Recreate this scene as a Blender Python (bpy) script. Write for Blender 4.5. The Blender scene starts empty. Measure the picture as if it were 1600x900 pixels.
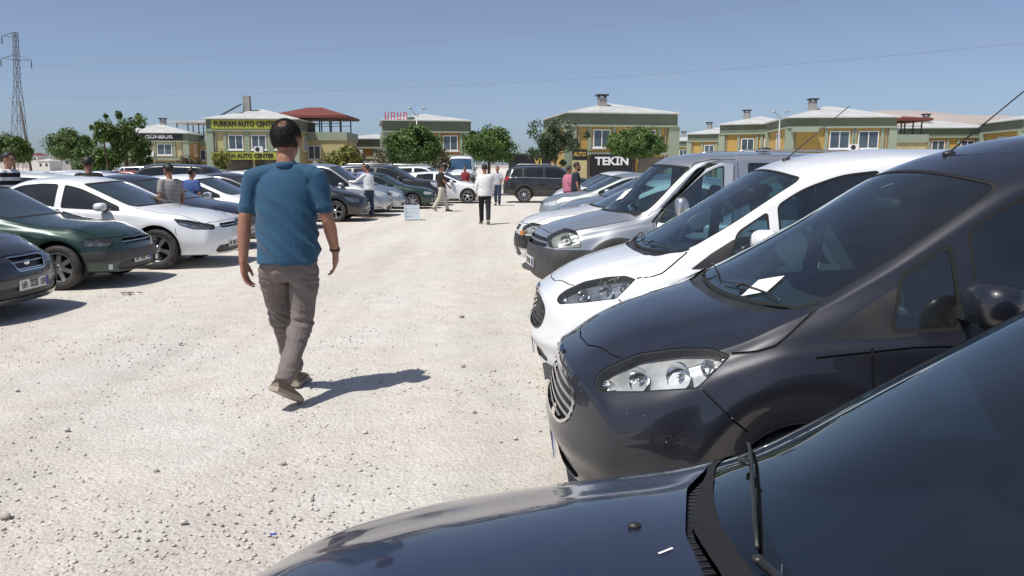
import bpy, math, random
import numpy as np
from mathutils import Vector, Matrix, Euler, noise as mnoise

R = math.radians
scene = bpy.context.scene
col = scene.collection

# ---------------------------------------------------------------- camera
cam_d = bpy.data.cameras.new('camera'); cam = bpy.data.objects.new('camera', cam_d)
col.objects.link(cam); scene.camera = cam
cam_d.sensor_width = 36.0; cam_d.lens = 27.0; cam_d.clip_start = 0.05; cam_d.clip_end = 6000
cam.location = (0, 0, 1.6); cam.rotation_euler = (R(90 - 8.9), 0, 0)
scene.render.resolution_x = 1024; scene.render.resolution_y = 576

# ---------------------------------------------------------------- sky and sun
SUN_EL = 62.0
SUN_AZ = math.atan2(-0.747, -0.664)          # direction towards the sun (x, y)
sdir = Vector((math.cos(R(SUN_EL)) * -0.747, math.cos(R(SUN_EL)) * -0.664, math.sin(R(SUN_EL))))
world = bpy.data.worlds.new('World'); scene.world = world; world.use_nodes = True
wn = world.node_tree.nodes; wl = world.node_tree.links
bg = wn['Background']
sky = wn.new('ShaderNodeTexSky'); sky.sky_type = 'NISHITA'; sky.sun_disc = False
sky.sun_elevation = R(SUN_EL); sky.sun_rotation = math.atan2(sdir.x, sdir.y)
sky.altitude = 800; sky.air_density = 0.85; sky.dust_density = 1.7; sky.ozone_density = 10.0
hsv = wn.new('ShaderNodeHueSaturation'); hsv.inputs['Saturation'].default_value = 0.74
wl.new(sky.outputs[0], hsv.inputs['Color']); wl.new(hsv.outputs[0], bg.inputs[0]); bg.inputs[1].default_value = 0.098
sun_d = bpy.data.lights.new('sun', 'SUN'); sun_d.energy = 4.2; sun_d.angle = R(0.53); sun_d.color = (1.0, 0.955, 0.89)
sun = bpy.data.objects.new('sun', sun_d); col.objects.link(sun)
sun.rotation_euler = (-sdir).to_track_quat('-Z', 'Y').to_euler(); sun.location = (-20, -20, 40)
vs = scene.view_settings
vs.view_transform = 'Standard'; vs.look = 'None'; vs.gamma = 1.0; vs.use_curve_mapping = False
vs.exposure = 0.15

rnd = random.Random(7)
nrs = np.random.RandomState(11)

# ---------------------------------------------------------------- small helpers
MATS = {}
def lnk(nt, a, b): nt.links.new(a, b)

def pbr(name, c, rough=0.6, metal=0.0, coat=0.0, coat_r=0.05, spec=0.5, noise=None, bump=None, trans=0.0, emit=None, c2=None, scale=6.0, detail=5.0):
    """principled material; noise = amount of colour breakup towards c2, bump = (scale, strength)"""
    if name in MATS: return MATS[name]
    m = bpy.data.materials.new(name); m.use_nodes = True; nt = m.node_tree
    b = nt.nodes['Principled BSDF']
    b.inputs['Base Color'].default_value = (*c, 1); b.inputs['Roughness'].default_value = rough
    b.inputs['Metallic'].default_value = metal; b.inputs['Coat Weight'].default_value = coat
    b.inputs['Coat Roughness'].default_value = coat_r; b.inputs['Specular IOR Level'].default_value = spec
    if trans: b.inputs['Transmission Weight'].default_value = trans
    if emit: b.inputs['Emission Color'].default_value = (*emit[0], 1); b.inputs['Emission Strength'].default_value = emit[1]
    tc = nt.nodes.new('ShaderNodeTexCoord')
    if noise:
        n = nt.nodes.new('ShaderNodeTexNoise'); n.inputs['Scale'].default_value = scale; n.inputs['Detail'].default_value = detail
        lnk(nt, tc.outputs['Object'], n.inputs['Vector'])
        r = nt.nodes.new('ShaderNodeValToRGB'); r.color_ramp.elements[0].position = 0.38; r.color_ramp.elements[1].position = 0.68
        lnk(nt, n.outputs['Fac'], r.inputs['Fac'])
        mu = nt.nodes.new('ShaderNodeMath'); mu.operation = 'MULTIPLY'; mu.inputs[1].default_value = noise
        lnk(nt, r.outputs['Color'], mu.inputs[0])
        mx = nt.nodes.new('ShaderNodeMix'); mx.data_type = 'RGBA'
        d = c2 if c2 else tuple(v * 0.55 for v in c)
        mx.inputs[6].default_value = (*c, 1); mx.inputs[7].default_value = (*d, 1)
        lnk(nt, mu.outputs[0], mx.inputs[0]); lnk(nt, mx.outputs[2], b.inputs['Base Color'])
    if bump:
        n2 = nt.nodes.new('ShaderNodeTexNoise'); n2.inputs['Scale'].default_value = bump[0]; n2.inputs['Detail'].default_value = 4
        lnk(nt, tc.outputs['Object'], n2.inputs['Vector'])
        bp = nt.nodes.new('ShaderNodeBump'); bp.inputs['Strength'].default_value = bump[1]; bp.inputs['Distance'].default_value = bump[2] if len(bump) > 2 else 0.02
        lnk(nt, n2.outputs['Fac'], bp.inputs['Height']); lnk(nt, bp.outputs[0], b.inputs['Normal'])
    MATS[name] = m
    return m

def paint(name, c, metal=0.0, rough=0.35, coat=1.0, dust=0.10, cr=0.02):
    """car paint: flaked base under clear coat, with a thin uneven film of road dust"""
    if name in MATS: return MATS[name]
    m = pbr(name, c, rough, metal, coat, 0.03)
    nt = m.node_tree; b = nt.nodes['Principled BSDF']
    tc = nt.nodes.new('ShaderNodeTexCoord')
    n = nt.nodes.new('ShaderNodeTexNoise'); n.inputs['Scale'].default_value = 3.1; n.inputs['Detail'].default_value = 8; n.inputs['Roughness'].default_value = 0.7
    lnk(nt, tc.outputs['Object'], n.inputs['Vector'])
    mr = nt.nodes.new('ShaderNodeMapRange'); mr.inputs[1].default_value = 0.35; mr.inputs[2].default_value = 0.75; mr.inputs[3].default_value = dust * 0.4; mr.inputs[4].default_value = dust * 1.6
    lnk(nt, n.outputs['Fac'], mr.inputs[0])
    mx = nt.nodes.new('ShaderNodeMix'); mx.data_type = 'RGBA'
    mx.inputs[6].default_value = (*c, 1); mx.inputs[7].default_value = (0.42, 0.38, 0.33, 1)
    lnk(nt, mr.outputs[0], mx.inputs[0]); lnk(nt, mx.outputs[2], b.inputs['Base Color'])
    mr2 = nt.nodes.new('ShaderNodeMapRange'); mr2.inputs[1].default_value = 0.3; mr2.inputs[2].default_value = 0.8; mr2.inputs[3].default_value = cr; mr2.inputs[4].default_value = cr + dust * 1.1
    lnk(nt, n.outputs['Fac'], mr2.inputs[0]); lnk(nt, mr2.outputs[0], b.inputs['Coat Roughness'])
    return m

def thin_glass(name, tint, dust=0.03, refl=1.5):
    """single-sheet window glass: fresnel reflection over a tinted clear sheet, with a little dust"""
    if name in MATS: return MATS[name]
    m = bpy.data.materials.new(name); m.use_nodes = True; nt = m.node_tree
    for n in list(nt.nodes):
        if n.type != 'OUTPUT_MATERIAL': nt.nodes.remove(n)
    out = [n for n in nt.nodes if n.type == 'OUTPUT_MATERIAL'][0]
    t = nt.nodes.new('ShaderNodeBsdfTransparent'); t.inputs[0].default_value = (*tint, 1)
    d = nt.nodes.new('ShaderNodeBsdfDiffuse'); d.inputs[0].default_value = (0.5, 0.47, 0.42, 1)
    tc = nt.nodes.new('ShaderNodeTexCoord'); n = nt.nodes.new('ShaderNodeTexNoise'); n.inputs['Scale'].default_value = 2.3; n.inputs['Detail'].default_value = 7
    lnk(nt, tc.outputs['Object'], n.inputs['Vector'])
    mr = nt.nodes.new('ShaderNodeMapRange'); mr.inputs[1].default_value = 0.3; mr.inputs[2].default_value = 0.75; mr.inputs[3].default_value = dust * 0.3; mr.inputs[4].default_value = dust * 1.7
    lnk(nt, n.outputs['Fac'], mr.inputs[0])
    m1 = nt.nodes.new('ShaderNodeMixShader'); lnk(nt, mr.outputs[0], m1.inputs[0]); lnk(nt, t.outputs[0], m1.inputs[1]); lnk(nt, d.outputs[0], m1.inputs[2])
    g = nt.nodes.new('ShaderNodeBsdfGlossy'); g.inputs['Roughness'].default_value = 0.015; g.inputs[0].default_value = (.86, .97, 1, 1)
    f = nt.nodes.new('ShaderNodeFresnel'); f.inputs[0].default_value = refl
    m2 = nt.nodes.new('ShaderNodeMixShader'); lnk(nt, f.outputs[0], m2.inputs[0]); lnk(nt, m1.outputs[0], m2.inputs[1]); lnk(nt, g.outputs[0], m2.inputs[2])
    lnk(nt, m2.outputs[0], out.inputs[0])
    MATS[name] = m
    return m

def tag(o, label=None, cat=None, group=None, kind=None):
    if label: o['label'] = label
    if cat: o['category'] = cat
    if group: o['group'] = group
    if kind: o['kind'] = kind
    return o

def empty(name, loc=(0, 0, 0), rz=0.0, parent=None):
    o = bpy.data.objects.new(name, None); col.objects.link(o)
    o.location = loc; o.rotation_euler = (0, 0, rz); o.empty_display_size = 0.2
    if parent: o.parent = parent
    return o

def mesh_obj(name, V, F, mat, parent=None, smooth=False, N=None):
    me = bpy.data.meshes.new(name)
    V = np.asarray(V, float)
    if isinstance(F, np.ndarray):
        n, k = F.shape
        me.vertices.add(len(V)); me.vertices.foreach_set('co', V.astype(np.float32).ravel())
        me.loops.add(n * k); me.loops.foreach_set('vertex_index', F.astype(np.int32).ravel())
        me.polygons.add(n); me.polygons.foreach_set('loop_start', np.arange(0, n * k, k, dtype=np.int32))
        me.update(calc_edges=True)
    else:
        me.from_pydata(V.tolist(), [], [list(f) for f in F])
    if smooth or N is not None:
        me.polygons.foreach_set('use_smooth', np.ones(len(me.polygons), dtype=bool))
    if N is not None and len(N):
        me.normals_split_custom_set_from_vertices(np.asarray(N, dtype=np.float32))
    if mat is not None: me.materials.append(mat)
    me.update()
    o = bpy.data.objects.new(name, me); col.objects.link(o)
    if parent: o.parent = parent
    return o

class MB:
    """collects simple solids and links them as one mesh object"""
    def __init__(s): s.V = []; s.F = []
    def add(s, V, F):
        k = len(s.V); s.V += [tuple(v) for v in V]; s.F += [tuple(i + k for i in f) for f in F]; return s
    def box(s, c, d, rot=None, taper=1.0):
        hx, hy, hz = d[0] / 2, d[1] / 2, d[2] / 2
        P = []
        for z in (-1, 1):
            k = 1.0 if z < 0 else taper
            for x, y in ((-1, -1), (1, -1), (1, 1), (-1, 1)):
                P.append(Vector((x * hx * k, y * hy * k, z * hz)))
        if rot is not None:
            M = rot if isinstance(rot, Matrix) else Euler(rot).to_matrix()
            P = [M @ p for p in P]
        P = [(p.x + c[0], p.y + c[1], p.z + c[2]) for p in P]
        return s.add(P, [(0, 3, 2, 1), (4, 5, 6, 7), (0, 1, 5, 4), (1, 2, 6, 5), (2, 3, 7, 6), (3, 0, 4, 7)])
    def b2(s, x0, x1, y0, y1, z0, z1):
        return s.box(((x0 + x1) / 2, (y0 + y1) / 2, (z0 + z1) / 2), (x1 - x0, y1 - y0, z1 - z0))
    def tube(s, pts, rad, n=8, cap=True):
        pts = [Vector(p) for p in pts]; m = len(pts)
        if not hasattr(rad, '__len__'): rad = [rad] * m
        V = []; F = []; up = Vector((0.13, 0.27, 0.95))
        prev = None
        for i, p in enumerate(pts):
            t = (pts[min(i + 1, m - 1)] - pts[max(i - 1, 0)]).normalized()
            if prev is None:
                a = t.cross(up)
                if a.length < 1e-3: a = t.cross(Vector((1, 0, 0)))
                a.normalize()
            else:
                a = (prev - t * prev.dot(t)).normalized()
            prev = a; b = t.cross(a)
            for k in range(n):
                q = 2 * math.pi * k / n
                V.append(p + (a * math.cos(q) + b * math.sin(q)) * rad[i])
        for i in range(m - 1):
            for k in range(n):
                F.append((i * n + k, i * n + (k + 1) % n, (i + 1) * n + (k + 1) % n, (i + 1) * n + k))
        if cap:
            F.append(tuple(range(n - 1, -1, -1))); F.append(tuple((m - 1) * n + k for k in range(n)))
        return s.add(V, F)
    def lathe(s, prof, n=24, axis='z', c=(0, 0, 0)):
        V = []; F = []; m = len(prof)
        for k in range(n):
            q = 2 * math.pi * k / n; cs, sn = math.cos(q), math.sin(q)
            for r, h in prof:
                if axis == 'z': V.append((c[0] + r * cs, c[1] + r * sn, c[2] + h))
                elif axis == 'y': V.append((c[0] + r * cs, c[1] + h, c[2] + r * sn))
                else: V.append((c[0] + h, c[1] + r * cs, c[2] + r * sn))
        for k in range(n):
            for j in range(m - 1):
                a = k * m + j; b = ((k + 1) % n) * m + j
                F.append((a, b, b + 1, a + 1))
        return s.add(V, F)
    def ell(s, c, r, nu=14, nv=9, rot=None, p=1.0):
        """ellipsoid (p < 1 makes it boxier)"""
        V = []; F = []
        sg = lambda v: math.copysign(abs(v) ** p, v)
        for j in range(nv + 1):
            th = math.pi * j / nv
            for k in range(nu):
                ph = 2 * math.pi * k / nu
                v = Vector((r[0] * sg(math.sin(th)) * sg(math.cos(ph)), r[1] * sg(math.sin(th)) * sg(math.sin(ph)), -r[2] * sg(math.cos(th))))
                if rot is not None: v = Euler(rot).to_matrix() @ v
                V.append((v.x + c[0], v.y + c[1], v.z + c[2]))
        for j in range(nv):
            for k in range(nu):
                F.append((j * nu + k, j * nu + (k + 1) % nu, (j + 1) * nu + (k + 1) % nu, (j + 1) * nu + k))
        return s.add(V, F)
    def build(s, name, mat, parent=None, smooth=False):
        return mesh_obj(name, s.V, s.F, mat, parent, smooth)

def copy_tree(o, parent=None):
    c = o.copy(); col.objects.link(c)
    if parent is not None:
        c.parent = parent
    for ch in list(o.children): copy_tree(ch, c)
    return c
# ================================================================ ground
def ground_material():
    m = bpy.data.materials.new('pale_gravel_ground'); m.use_nodes = True; nt = m.node_tree; b = nt.nodes['Principled BSDF']
    b.inputs['Roughness'].default_value = .95; b.inputs['Specular IOR Level'].default_value = .15
    tc = nt.nodes.new('ShaderNodeTexCoord')
    def noise(sc, det, rough=.6, dist=0.0):
        n = nt.nodes.new('ShaderNodeTexNoise'); n.inputs['Scale'].default_value = sc; n.inputs['Detail'].default_value = det; n.inputs['Roughness'].default_value = rough; n.inputs['Distortion'].default_value = dist
        lnk(nt, tc.outputs['Object'], n.inputs['Vector']); return n
    def ramp(src, p0, p1, c0, c1):
        r = nt.nodes.new('ShaderNodeValToRGB'); e = r.color_ramp.elements; e[0].position = p0; e[1].position = p1; e[0].color = (*c0, 1); e[1].color = (*c1, 1); lnk(nt, src, r.inputs['Fac']); return r
    def mix(f, a, c, kind='MIX'):
        x = nt.nodes.new('ShaderNodeMix'); x.data_type = 'RGBA'; x.blend_type = kind
        if isinstance(f, float): x.inputs[0].default_value = f
        else: lnk(nt, f, x.inputs[0])
        lnk(nt, a, x.inputs[6]); lnk(nt, c, x.inputs[7]); return x.outputs[2]
    big = ramp(noise(.55, 5, .6, .4).outputs['Fac'], .40, .62, (.650, .600, .545), (.630, .620, .572))
    mid = ramp(noise(3.2, 6, .65).outputs['Fac'], .32, .70, (.88, .865, .85), (1.05, 1.045, 1.04))
    fine = ramp(noise(60, 6, .8).outputs['Fac'], .30, .50, (.62, .60, .58), (1.08, 1.08, 1.08))
    v = nt.nodes.new('ShaderNodeTexVoronoi'); v.inputs['Scale'].default_value = 45; lnk(nt, tc.outputs['Object'], v.inputs['Vector'])
    vr = ramp(v.outputs['Color'], .0, 1.0, (.86, .85, .84), (1.08, 1.08, 1.08))
    c = mix(.9, big.outputs[0], mid.outputs[0], 'MULTIPLY'); c = mix(.75, c, fine.outputs[0], 'MULTIPLY'); c = mix(.6, c, vr.outputs[0], 'MULTIPLY')
    mp = nt.nodes.new('ShaderNodeMapping'); mp.inputs['Scale'].default_value = (1.1, .10, 1); mp.inputs['Rotation'].default_value = (0, 0, .12); lnk(nt, tc.outputs['Object'], mp.inputs['Vector'])
    ln = noise(1.0, 4, .55, .3); lnk(nt, mp.outputs[0], ln.inputs['Vector']); lr = ramp(ln.outputs['Fac'], .36, .62, (.90, .895, .885), (1.03, 1.03, 1.03)); c = mix(1.0, c, lr.outputs[0], 'MULTIPLY')
    lnk(nt, c, b.inputs['Base Color'])
    h1 = noise(14, 6, .7); h2 = noise(90, 5, .8)
    def M(op, a, k):
        q = nt.nodes.new('ShaderNodeMath'); q.operation = op; lnk(nt, a, q.inputs[0])
        if isinstance(k, float): q.inputs[1].default_value = k
        else: lnk(nt, k, q.inputs[1])
        return q.outputs[0]
    hh = M('ADD', M('MULTIPLY', h1.outputs['Fac'], .022), M('ADD', M('MULTIPLY', h2.outputs['Fac'], .012), M('MULTIPLY', v.outputs['Distance'], -.012)))
    bp = nt.nodes.new('ShaderNodeBump'); bp.inputs['Strength'].default_value = .75; bp.inputs['Distance'].default_value = 1.0; lnk(nt, hh, bp.inputs['Height']); lnk(nt, bp.outputs[0], b.inputs['Normal'])
    return m
GROUND = ground_material()
gx = np.concatenate([[-4000, -1500, -600, -250, -120, -70], np.linspace(-45, 45, 181), [70, 120, 250, 600, 1500, 4000]])
gy = np.concatenate([[-400, -100, -30, -12], np.linspace(-4, 60, 161), [75, 100, 140, 200, 300, 500, 900, 1800, 4500]])
GX, GY = np.meshgrid(gx, gy, indexing='ij')
GZ = np.zeros_like(GX)
for i in range(len(gx)):
    for j in range(len(gy)):
        if abs(gx[i]) < 45 and -4 <= gy[j] <= 60:
            p = Vector((gx[i] * .8, gy[j] * .8, 0)); GZ[i, j] = -.010 + .012 * mnoise.noise(p) + .007 * mnoise.noise(p * 3.1)
nx, ny = GX.shape; ii, jj = np.meshgrid(np.arange(nx - 1), np.arange(ny - 1), indexing='ij'); a = (ii * ny + jj).ravel()
gr = mesh_obj('ground', np.stack([GX, GY, GZ], 2).reshape(-1, 3), np.stack([a, a + ny, a + ny + 1, a + 1], 1), GROUND, None, True); tag(gr, kind='structure')

# loose gravel lying on the ground, too many to count
ico = [(0, 0, 1), (.89, 0, .45), (.28, .85, .45), (-.72, .53, .45), (-.72, -.53, .45), (.28, -.85, .45), (.72, .53, -.45), (-.28, .85, -.45), (-.89, 0, -.45), (-.28, -.85, -.45), (.72, -.53, -.45), (0, 0, -1)]
icf = [(0, 1, 2), (0, 2, 3), (0, 3, 4), (0, 4, 5), (0, 5, 1), (1, 6, 2), (2, 7, 3), (3, 8, 4), (4, 9, 5), (5, 10, 1), (6, 7, 2), (7, 8, 3), (8, 9, 4), (9, 10, 5), (10, 6, 1), (6, 11, 7), (7, 11, 8), (8, 11, 9), (9, 11, 10), (10, 11, 6)]
ico = np.array(ico); icf = np.array(icf)
def gravel(n, name, mat, sizes, seed):
    rs = np.random.RandomState(seed)
    y = 1.6 + 26 * rs.rand(n) ** 2.1; x = (rs.rand(n) * 1.9 - 1.35) * (1.2 + y * .52)
    cl = np.array([mnoise.noise(Vector((x[i] * .9, y[i] * .9, 3.3))) for i in range(n)]); keep = rs.rand(n) < np.clip(.45 + cl * 1.4, .06, 1)
    x, y = x[keep], y[keep]; n = len(x)
    s = sizes[0] + (sizes[1] - sizes[0]) * rs.rand(n) ** (3.2 if seed == 5 else 2.2)
    J = 1 + .35 * (rs.rand(n, 12, 1) - .5) * 2
    sc = np.stack([s * (1 + .5 * rs.rand(n)), s * (.8 + .4 * rs.rand(n)), s * (.30 + .35 * rs.rand(n))], 1)
    P = ico[None] * J * sc[:, None, :]; an = rs.rand(n) * 6.28; ca, sa = np.cos(an)[:, None], np.sin(an)[:, None]
    X = P[..., 0] * ca - P[..., 1] * sa + x[:, None]; Y = P[..., 0] * sa + P[..., 1] * ca + y[:, None]; Z = P[..., 2] + (s * .12)[:, None] - .006
    V = np.stack([X, Y, Z], 2).reshape(-1, 3); F = (icf[None] + (np.arange(n) * 12)[:, None, None]).reshape(-1, 3)
    o = mesh_obj(name, V, F, mat, None, False); return o
G1 = pbr('gravel_pale', (.64, .58, .53), .95, noise=.9, c2=(.52, .46, .42), scale=7)
G2 = pbr('gravel_brownish', (.36, .31, .27), .95, noise=.8, c2=(.50, .46, .42), scale=9)
tag(gravel(26000, 'gravel', G1, (.003, .012), 5), 'loose pale gravel strewn over the sunlit lot', 'gravel', kind='stuff')
tag(gravel(9000, 'gravel', G2, (.003, .010), 6), 'scattered brownish pebbles among the pale gravel', 'gravel', kind='stuff')
def stone(x, y, s, label, seed):
    r = random.Random(seed); V = []
    for v in ico: k = s * (1 + .3 * (r.random() - .5)); V.append((v[0] * k * 1.3 + x, v[1] * k + y, v[2] * k * .62 + s * .2))
    return tag(mesh_obj('stone', V, icf, G2 if seed % 2 else G1), label, 'stone', 'larger stones on the lot')

# ================================================================ trees
LEAF = {}
def leafmat(name, c):
    m = pbr('leaf_' + name, c, .6, noise=.9, c2=tuple(v * .45 for v in c), scale=1.6, detail=3); b = m.node_tree.nodes['Principled BSDF']
    b.inputs['Subsurface Weight'].default_value = 0.0
    return m
BARK = pbr('bark', (.12, .085, .06), .9, noise=.6, scale=8, bump=(30, .6, .03))
def tree(name, x, y, h, cr, label, leaf, n=2600, ls=.15, trunk=.12, shape='round', seed=1, cz=None, group=None, lump=.28, branches=7):
    r = random.Random(seed); rs = np.random.RandomState(seed); root = empty(name, (x, y, 0)); tag(root, label, 'tree' if h > 2.2 else 'shrub', group)
    rx, rz = cr; cz = h - rz if cz is None else cz
    t = MB(); top_ = Vector((0, 0, cz + rz * .1)); base = [Vector((0, 0, -.1)), Vector((r.uniform(-.05, .05), 0, cz * .4)), Vector((r.uniform(-.08, .08), r.uniform(-.05, .05), cz * .75)), top_]
    t.tube(base, [trunk, trunk * .85, trunk * .7, trunk * .35], 8)
    tips = []
    for k in range(branches):
        a = k * 2.4 + r.random(); e = r.uniform(.1, .9); L = rx * r.uniform(.55, .9); s = base[2].lerp(top_, r.random() * .8)
        p = s + Vector((math.cos(a) * L * .5, math.sin(a) * L * .5, L * .35 * e)); q = s + Vector((math.cos(a) * L, math.sin(a) * L, rz * e * .8)); t.tube([s, p, q], [trunk * .4, trunk * .28, trunk * .1], 6); tips.append(q)
    t.build('trunk', BARK, root, True)
    # leaf clumps spread through the crown
    C = []
    nc = 90 if shape == 'round' else 44
    for k in range(nc):
        u = rs.normal(size=3); u /= np.linalg.norm(u)
        if shape == 'round': rad = (.45 + .45 * r.random() ** .6); wd = .27
        elif shape == 'open': rad = .25 + .78 * r.random(); wd = .20; 
        else: rad = .5 + .4 * r.random(); wd = .3
        p = u * rad
        if shape == 'open': p[2] = p[2] * 1.0 + .1; p[0] += .12 * math.sin(p[2] * 5 + seed)
        if shape == 'round' and p[2] < -.55: p[2] = -.55
        C.append((p, wd * (1 + lump * rs.randn())))
    per = n // nc; P = []
    for p, wd in C:
        q = rs.normal(size=(per, 3)); q /= np.linalg.norm(q, axis=1)[:, None]; q *= (rs.rand(per, 1) ** .45) * abs(wd); P.append(p + q)
    P = np.vstack(P) * np.array([rx, rx, rz]) + np.array([0, 0, cz]); m = len(P)
    N = rs.normal(size=(m, 3)) + (P - np.array([0, 0, cz])) / np.array([rx, rx, rz]) * .9 + np.array([0, 0, .4]); N /= np.linalg.norm(N, axis=1)[:, None]
    A = np.cross(N, rs.normal(size=(m, 3))); A /= np.linalg.norm(A, axis=1)[:, None]; B = np.cross(N, A); s = ls * (.6 + .8 * rs.rand(m, 1)); w = s * (.42 + .2 * rs.rand(m, 1))
    V = np.stack([P - A * s, P - B * w + N * s * .18, P + A * s, P + B * w + N * s * .18], 1).reshape(-1, 3); F = np.arange(4 * m).reshape(-1, 4)
    mesh_obj('crown', V, F, leaf, root)
    return root

# ================================================================ buildings
WALLY = pbr('wall_mustard', (.48, .31, .085), .85, noise=.6, c2=(.34, .235, .085), scale=.9)
WALLO = pbr('wall_ochre', (.42, .22, .07), .85, noise=.35, c2=(.34, .18, .06), scale=1.2)
WALLP = pbr('wall_pale_yellow', (.50, .43, .22), .85, noise=.6, c2=(.33, .28, .15), scale=.9)
FASC = pbr('fascia_sage', (.155, .18, .125), .8, noise=.6, c2=(.10, .12, .085), scale=.8)
FASCL = pbr('column_sage', (.29, .34, .25), .8, noise=.3, c2=(.25, .29, .21), scale=.8)
ROOFW = pbr('roof_sheet_pale', (.52, .53, .51), .55, noise=.7, c2=(.38, .38, .37), scale=.7)
ROOFR = pbr('roof_red_brown', (.17, .045, .035), .75, noise=.4, scale=1)
WFRAME = pbr('window_frame_white', (.75, .75, .74), .5)
WPANE = pbr('window_pane', (.05, .075, .10), .06, 0, .6, noise=.5, c2=(.14, .18, .21), scale=.7)
SHUT = pbr('shop_dark', (.025, .026, .028), .4)
SHOPW = pbr('shop_glass', (.10, .085, .06), .1, 0, .5, noise=.8, c2=(.04, .038, .036), scale=.5)
DARKST = pbr('steel_dark', (.03, .03, .034), .5)
CONC = pbr('concrete_grey', (.34, .33, .31), .9, noise=.4, scale=1.5)

def text(s, size, mat, parent, loc, rot=(R(90), 0, 0), name='sign_letters', ext=.02, bold=0.0, width=None):
    c = bpy.data.curves.new(name, 'FONT'); c.body = s; c.size = size; c.extrude = ext; c.align_x = 'CENTER'; c.align_y = 'CENTER'; c.offset = bold; c.resolution_u = 2
    o = bpy.data.objects.new('tmp', c); col.objects.link(o); dg = bpy.context.evaluated_depsgraph_get(); dg.update()
    me = bpy.data.meshes.new_from_object(o.evaluated_get(dg)); bpy.data.objects.remove(o)
    me.materials.clear(); me.materials.append(mat); r = bpy.data.objects.new(name, me); col.objects.link(r); r.parent = parent; r.location = loc; r.rotation_euler = rot
    if width:
        xs = [v.co.x for v in me.vertices]; k = width / (max(xs) - min(xs)); r.scale = (k, 1, 1)
    tag(r, kind='stuff')
    return r

def hip_roof(x0, x1, y0, y1, z, rise, ov, th=.10):
    """four-sided roof sheet with eave edge"""
    w, d = x1 - x0 + 2 * ov, y1 - y0 + 2 * ov; a, b, c, e = x0 - ov, x1 + ov, y0 - ov, y1 + ov; k = min(w, d) / 2
    r0, r1 = ((a + k, (c + e) / 2), (b - k, (c + e) / 2)) if w >= d else (((a + b) / 2, c + k), ((a + b) / 2, e - k))
    V = [(a, c, z), (b, c, z), (b, e, z), (a, e, z), (a, c, z + th), (b, c, z + th), (b, e, z + th), (a, e, z + th), (*r0, z + rise), (*r1, z + rise)]
    if w >= d: F = [(4, 5, 9, 8), (6, 7, 8, 9), (5, 6, 9), (7, 4, 8)]
    else: F = [(4, 5, 8), (6, 7, 9), (5, 6, 9, 8), (7, 4, 8, 9)]
    return V, F + [(0, 3, 2, 1), (0, 1, 5, 4), (1, 2, 6, 5), (2, 3, 7, 6), (3, 0, 4, 7)]

def window(parent, x, y, z, w, h, ny=-1, axis='x', panes=2):
    """framed window proud of the wall; axis: wall runs along x or y"""
    def bx(mb, u0, u1, z0, z1, d0, d1):
        if axis == 'x': mb.b2(u0, u1, min(y + ny * d0, y + ny * d1), max(y + ny * d0, y + ny * d1), z0, z1)
        else: mb.b2(min(x + ny * d0, x + ny * d1), max(x + ny * d0, x + ny * d1), u0, u1, z0, z1)
    u = x if axis == 'x' else y; f = MB(); t = .09
    for a, b, c, d in ((-w / 2, w / 2, -h / 2, -h / 2 + t), (-w / 2, w / 2, h / 2 - t, h / 2), (-w / 2, -w / 2 + t, -h / 2 + t, h / 2 - t), (w / 2 - t, w / 2, -h / 2 + t, h / 2 - t)): bx(f, u + a, u + b, z + c, z + d, .0, .09)
    for k in range(1, panes): bx(f, u - w / 2 + k * w / panes - t * .45, u - w / 2 + k * w / panes + t * .45, z - h / 2 + t, z + h / 2 - t, 0, .075)
    o = f.build('window', WFRAME, parent)
    for k in range(panes):
        p = MB(); bx(p, u - w / 2 + k * w / panes + t * .5, u - w / 2 + (k + 1) * w / panes - t * .5, z - h / 2 + t * .9, z + h / 2 - t * .9, .005, .035); p.build('pane', WPANE, o)
    q = MB(); bx(q, u - w / 2 - .12, u + w / 2 + .12, z - h / 2 - .12, z - h / 2 - .003, 0, .18); q.build('sill', WFRAME, o)
    return o

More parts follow.
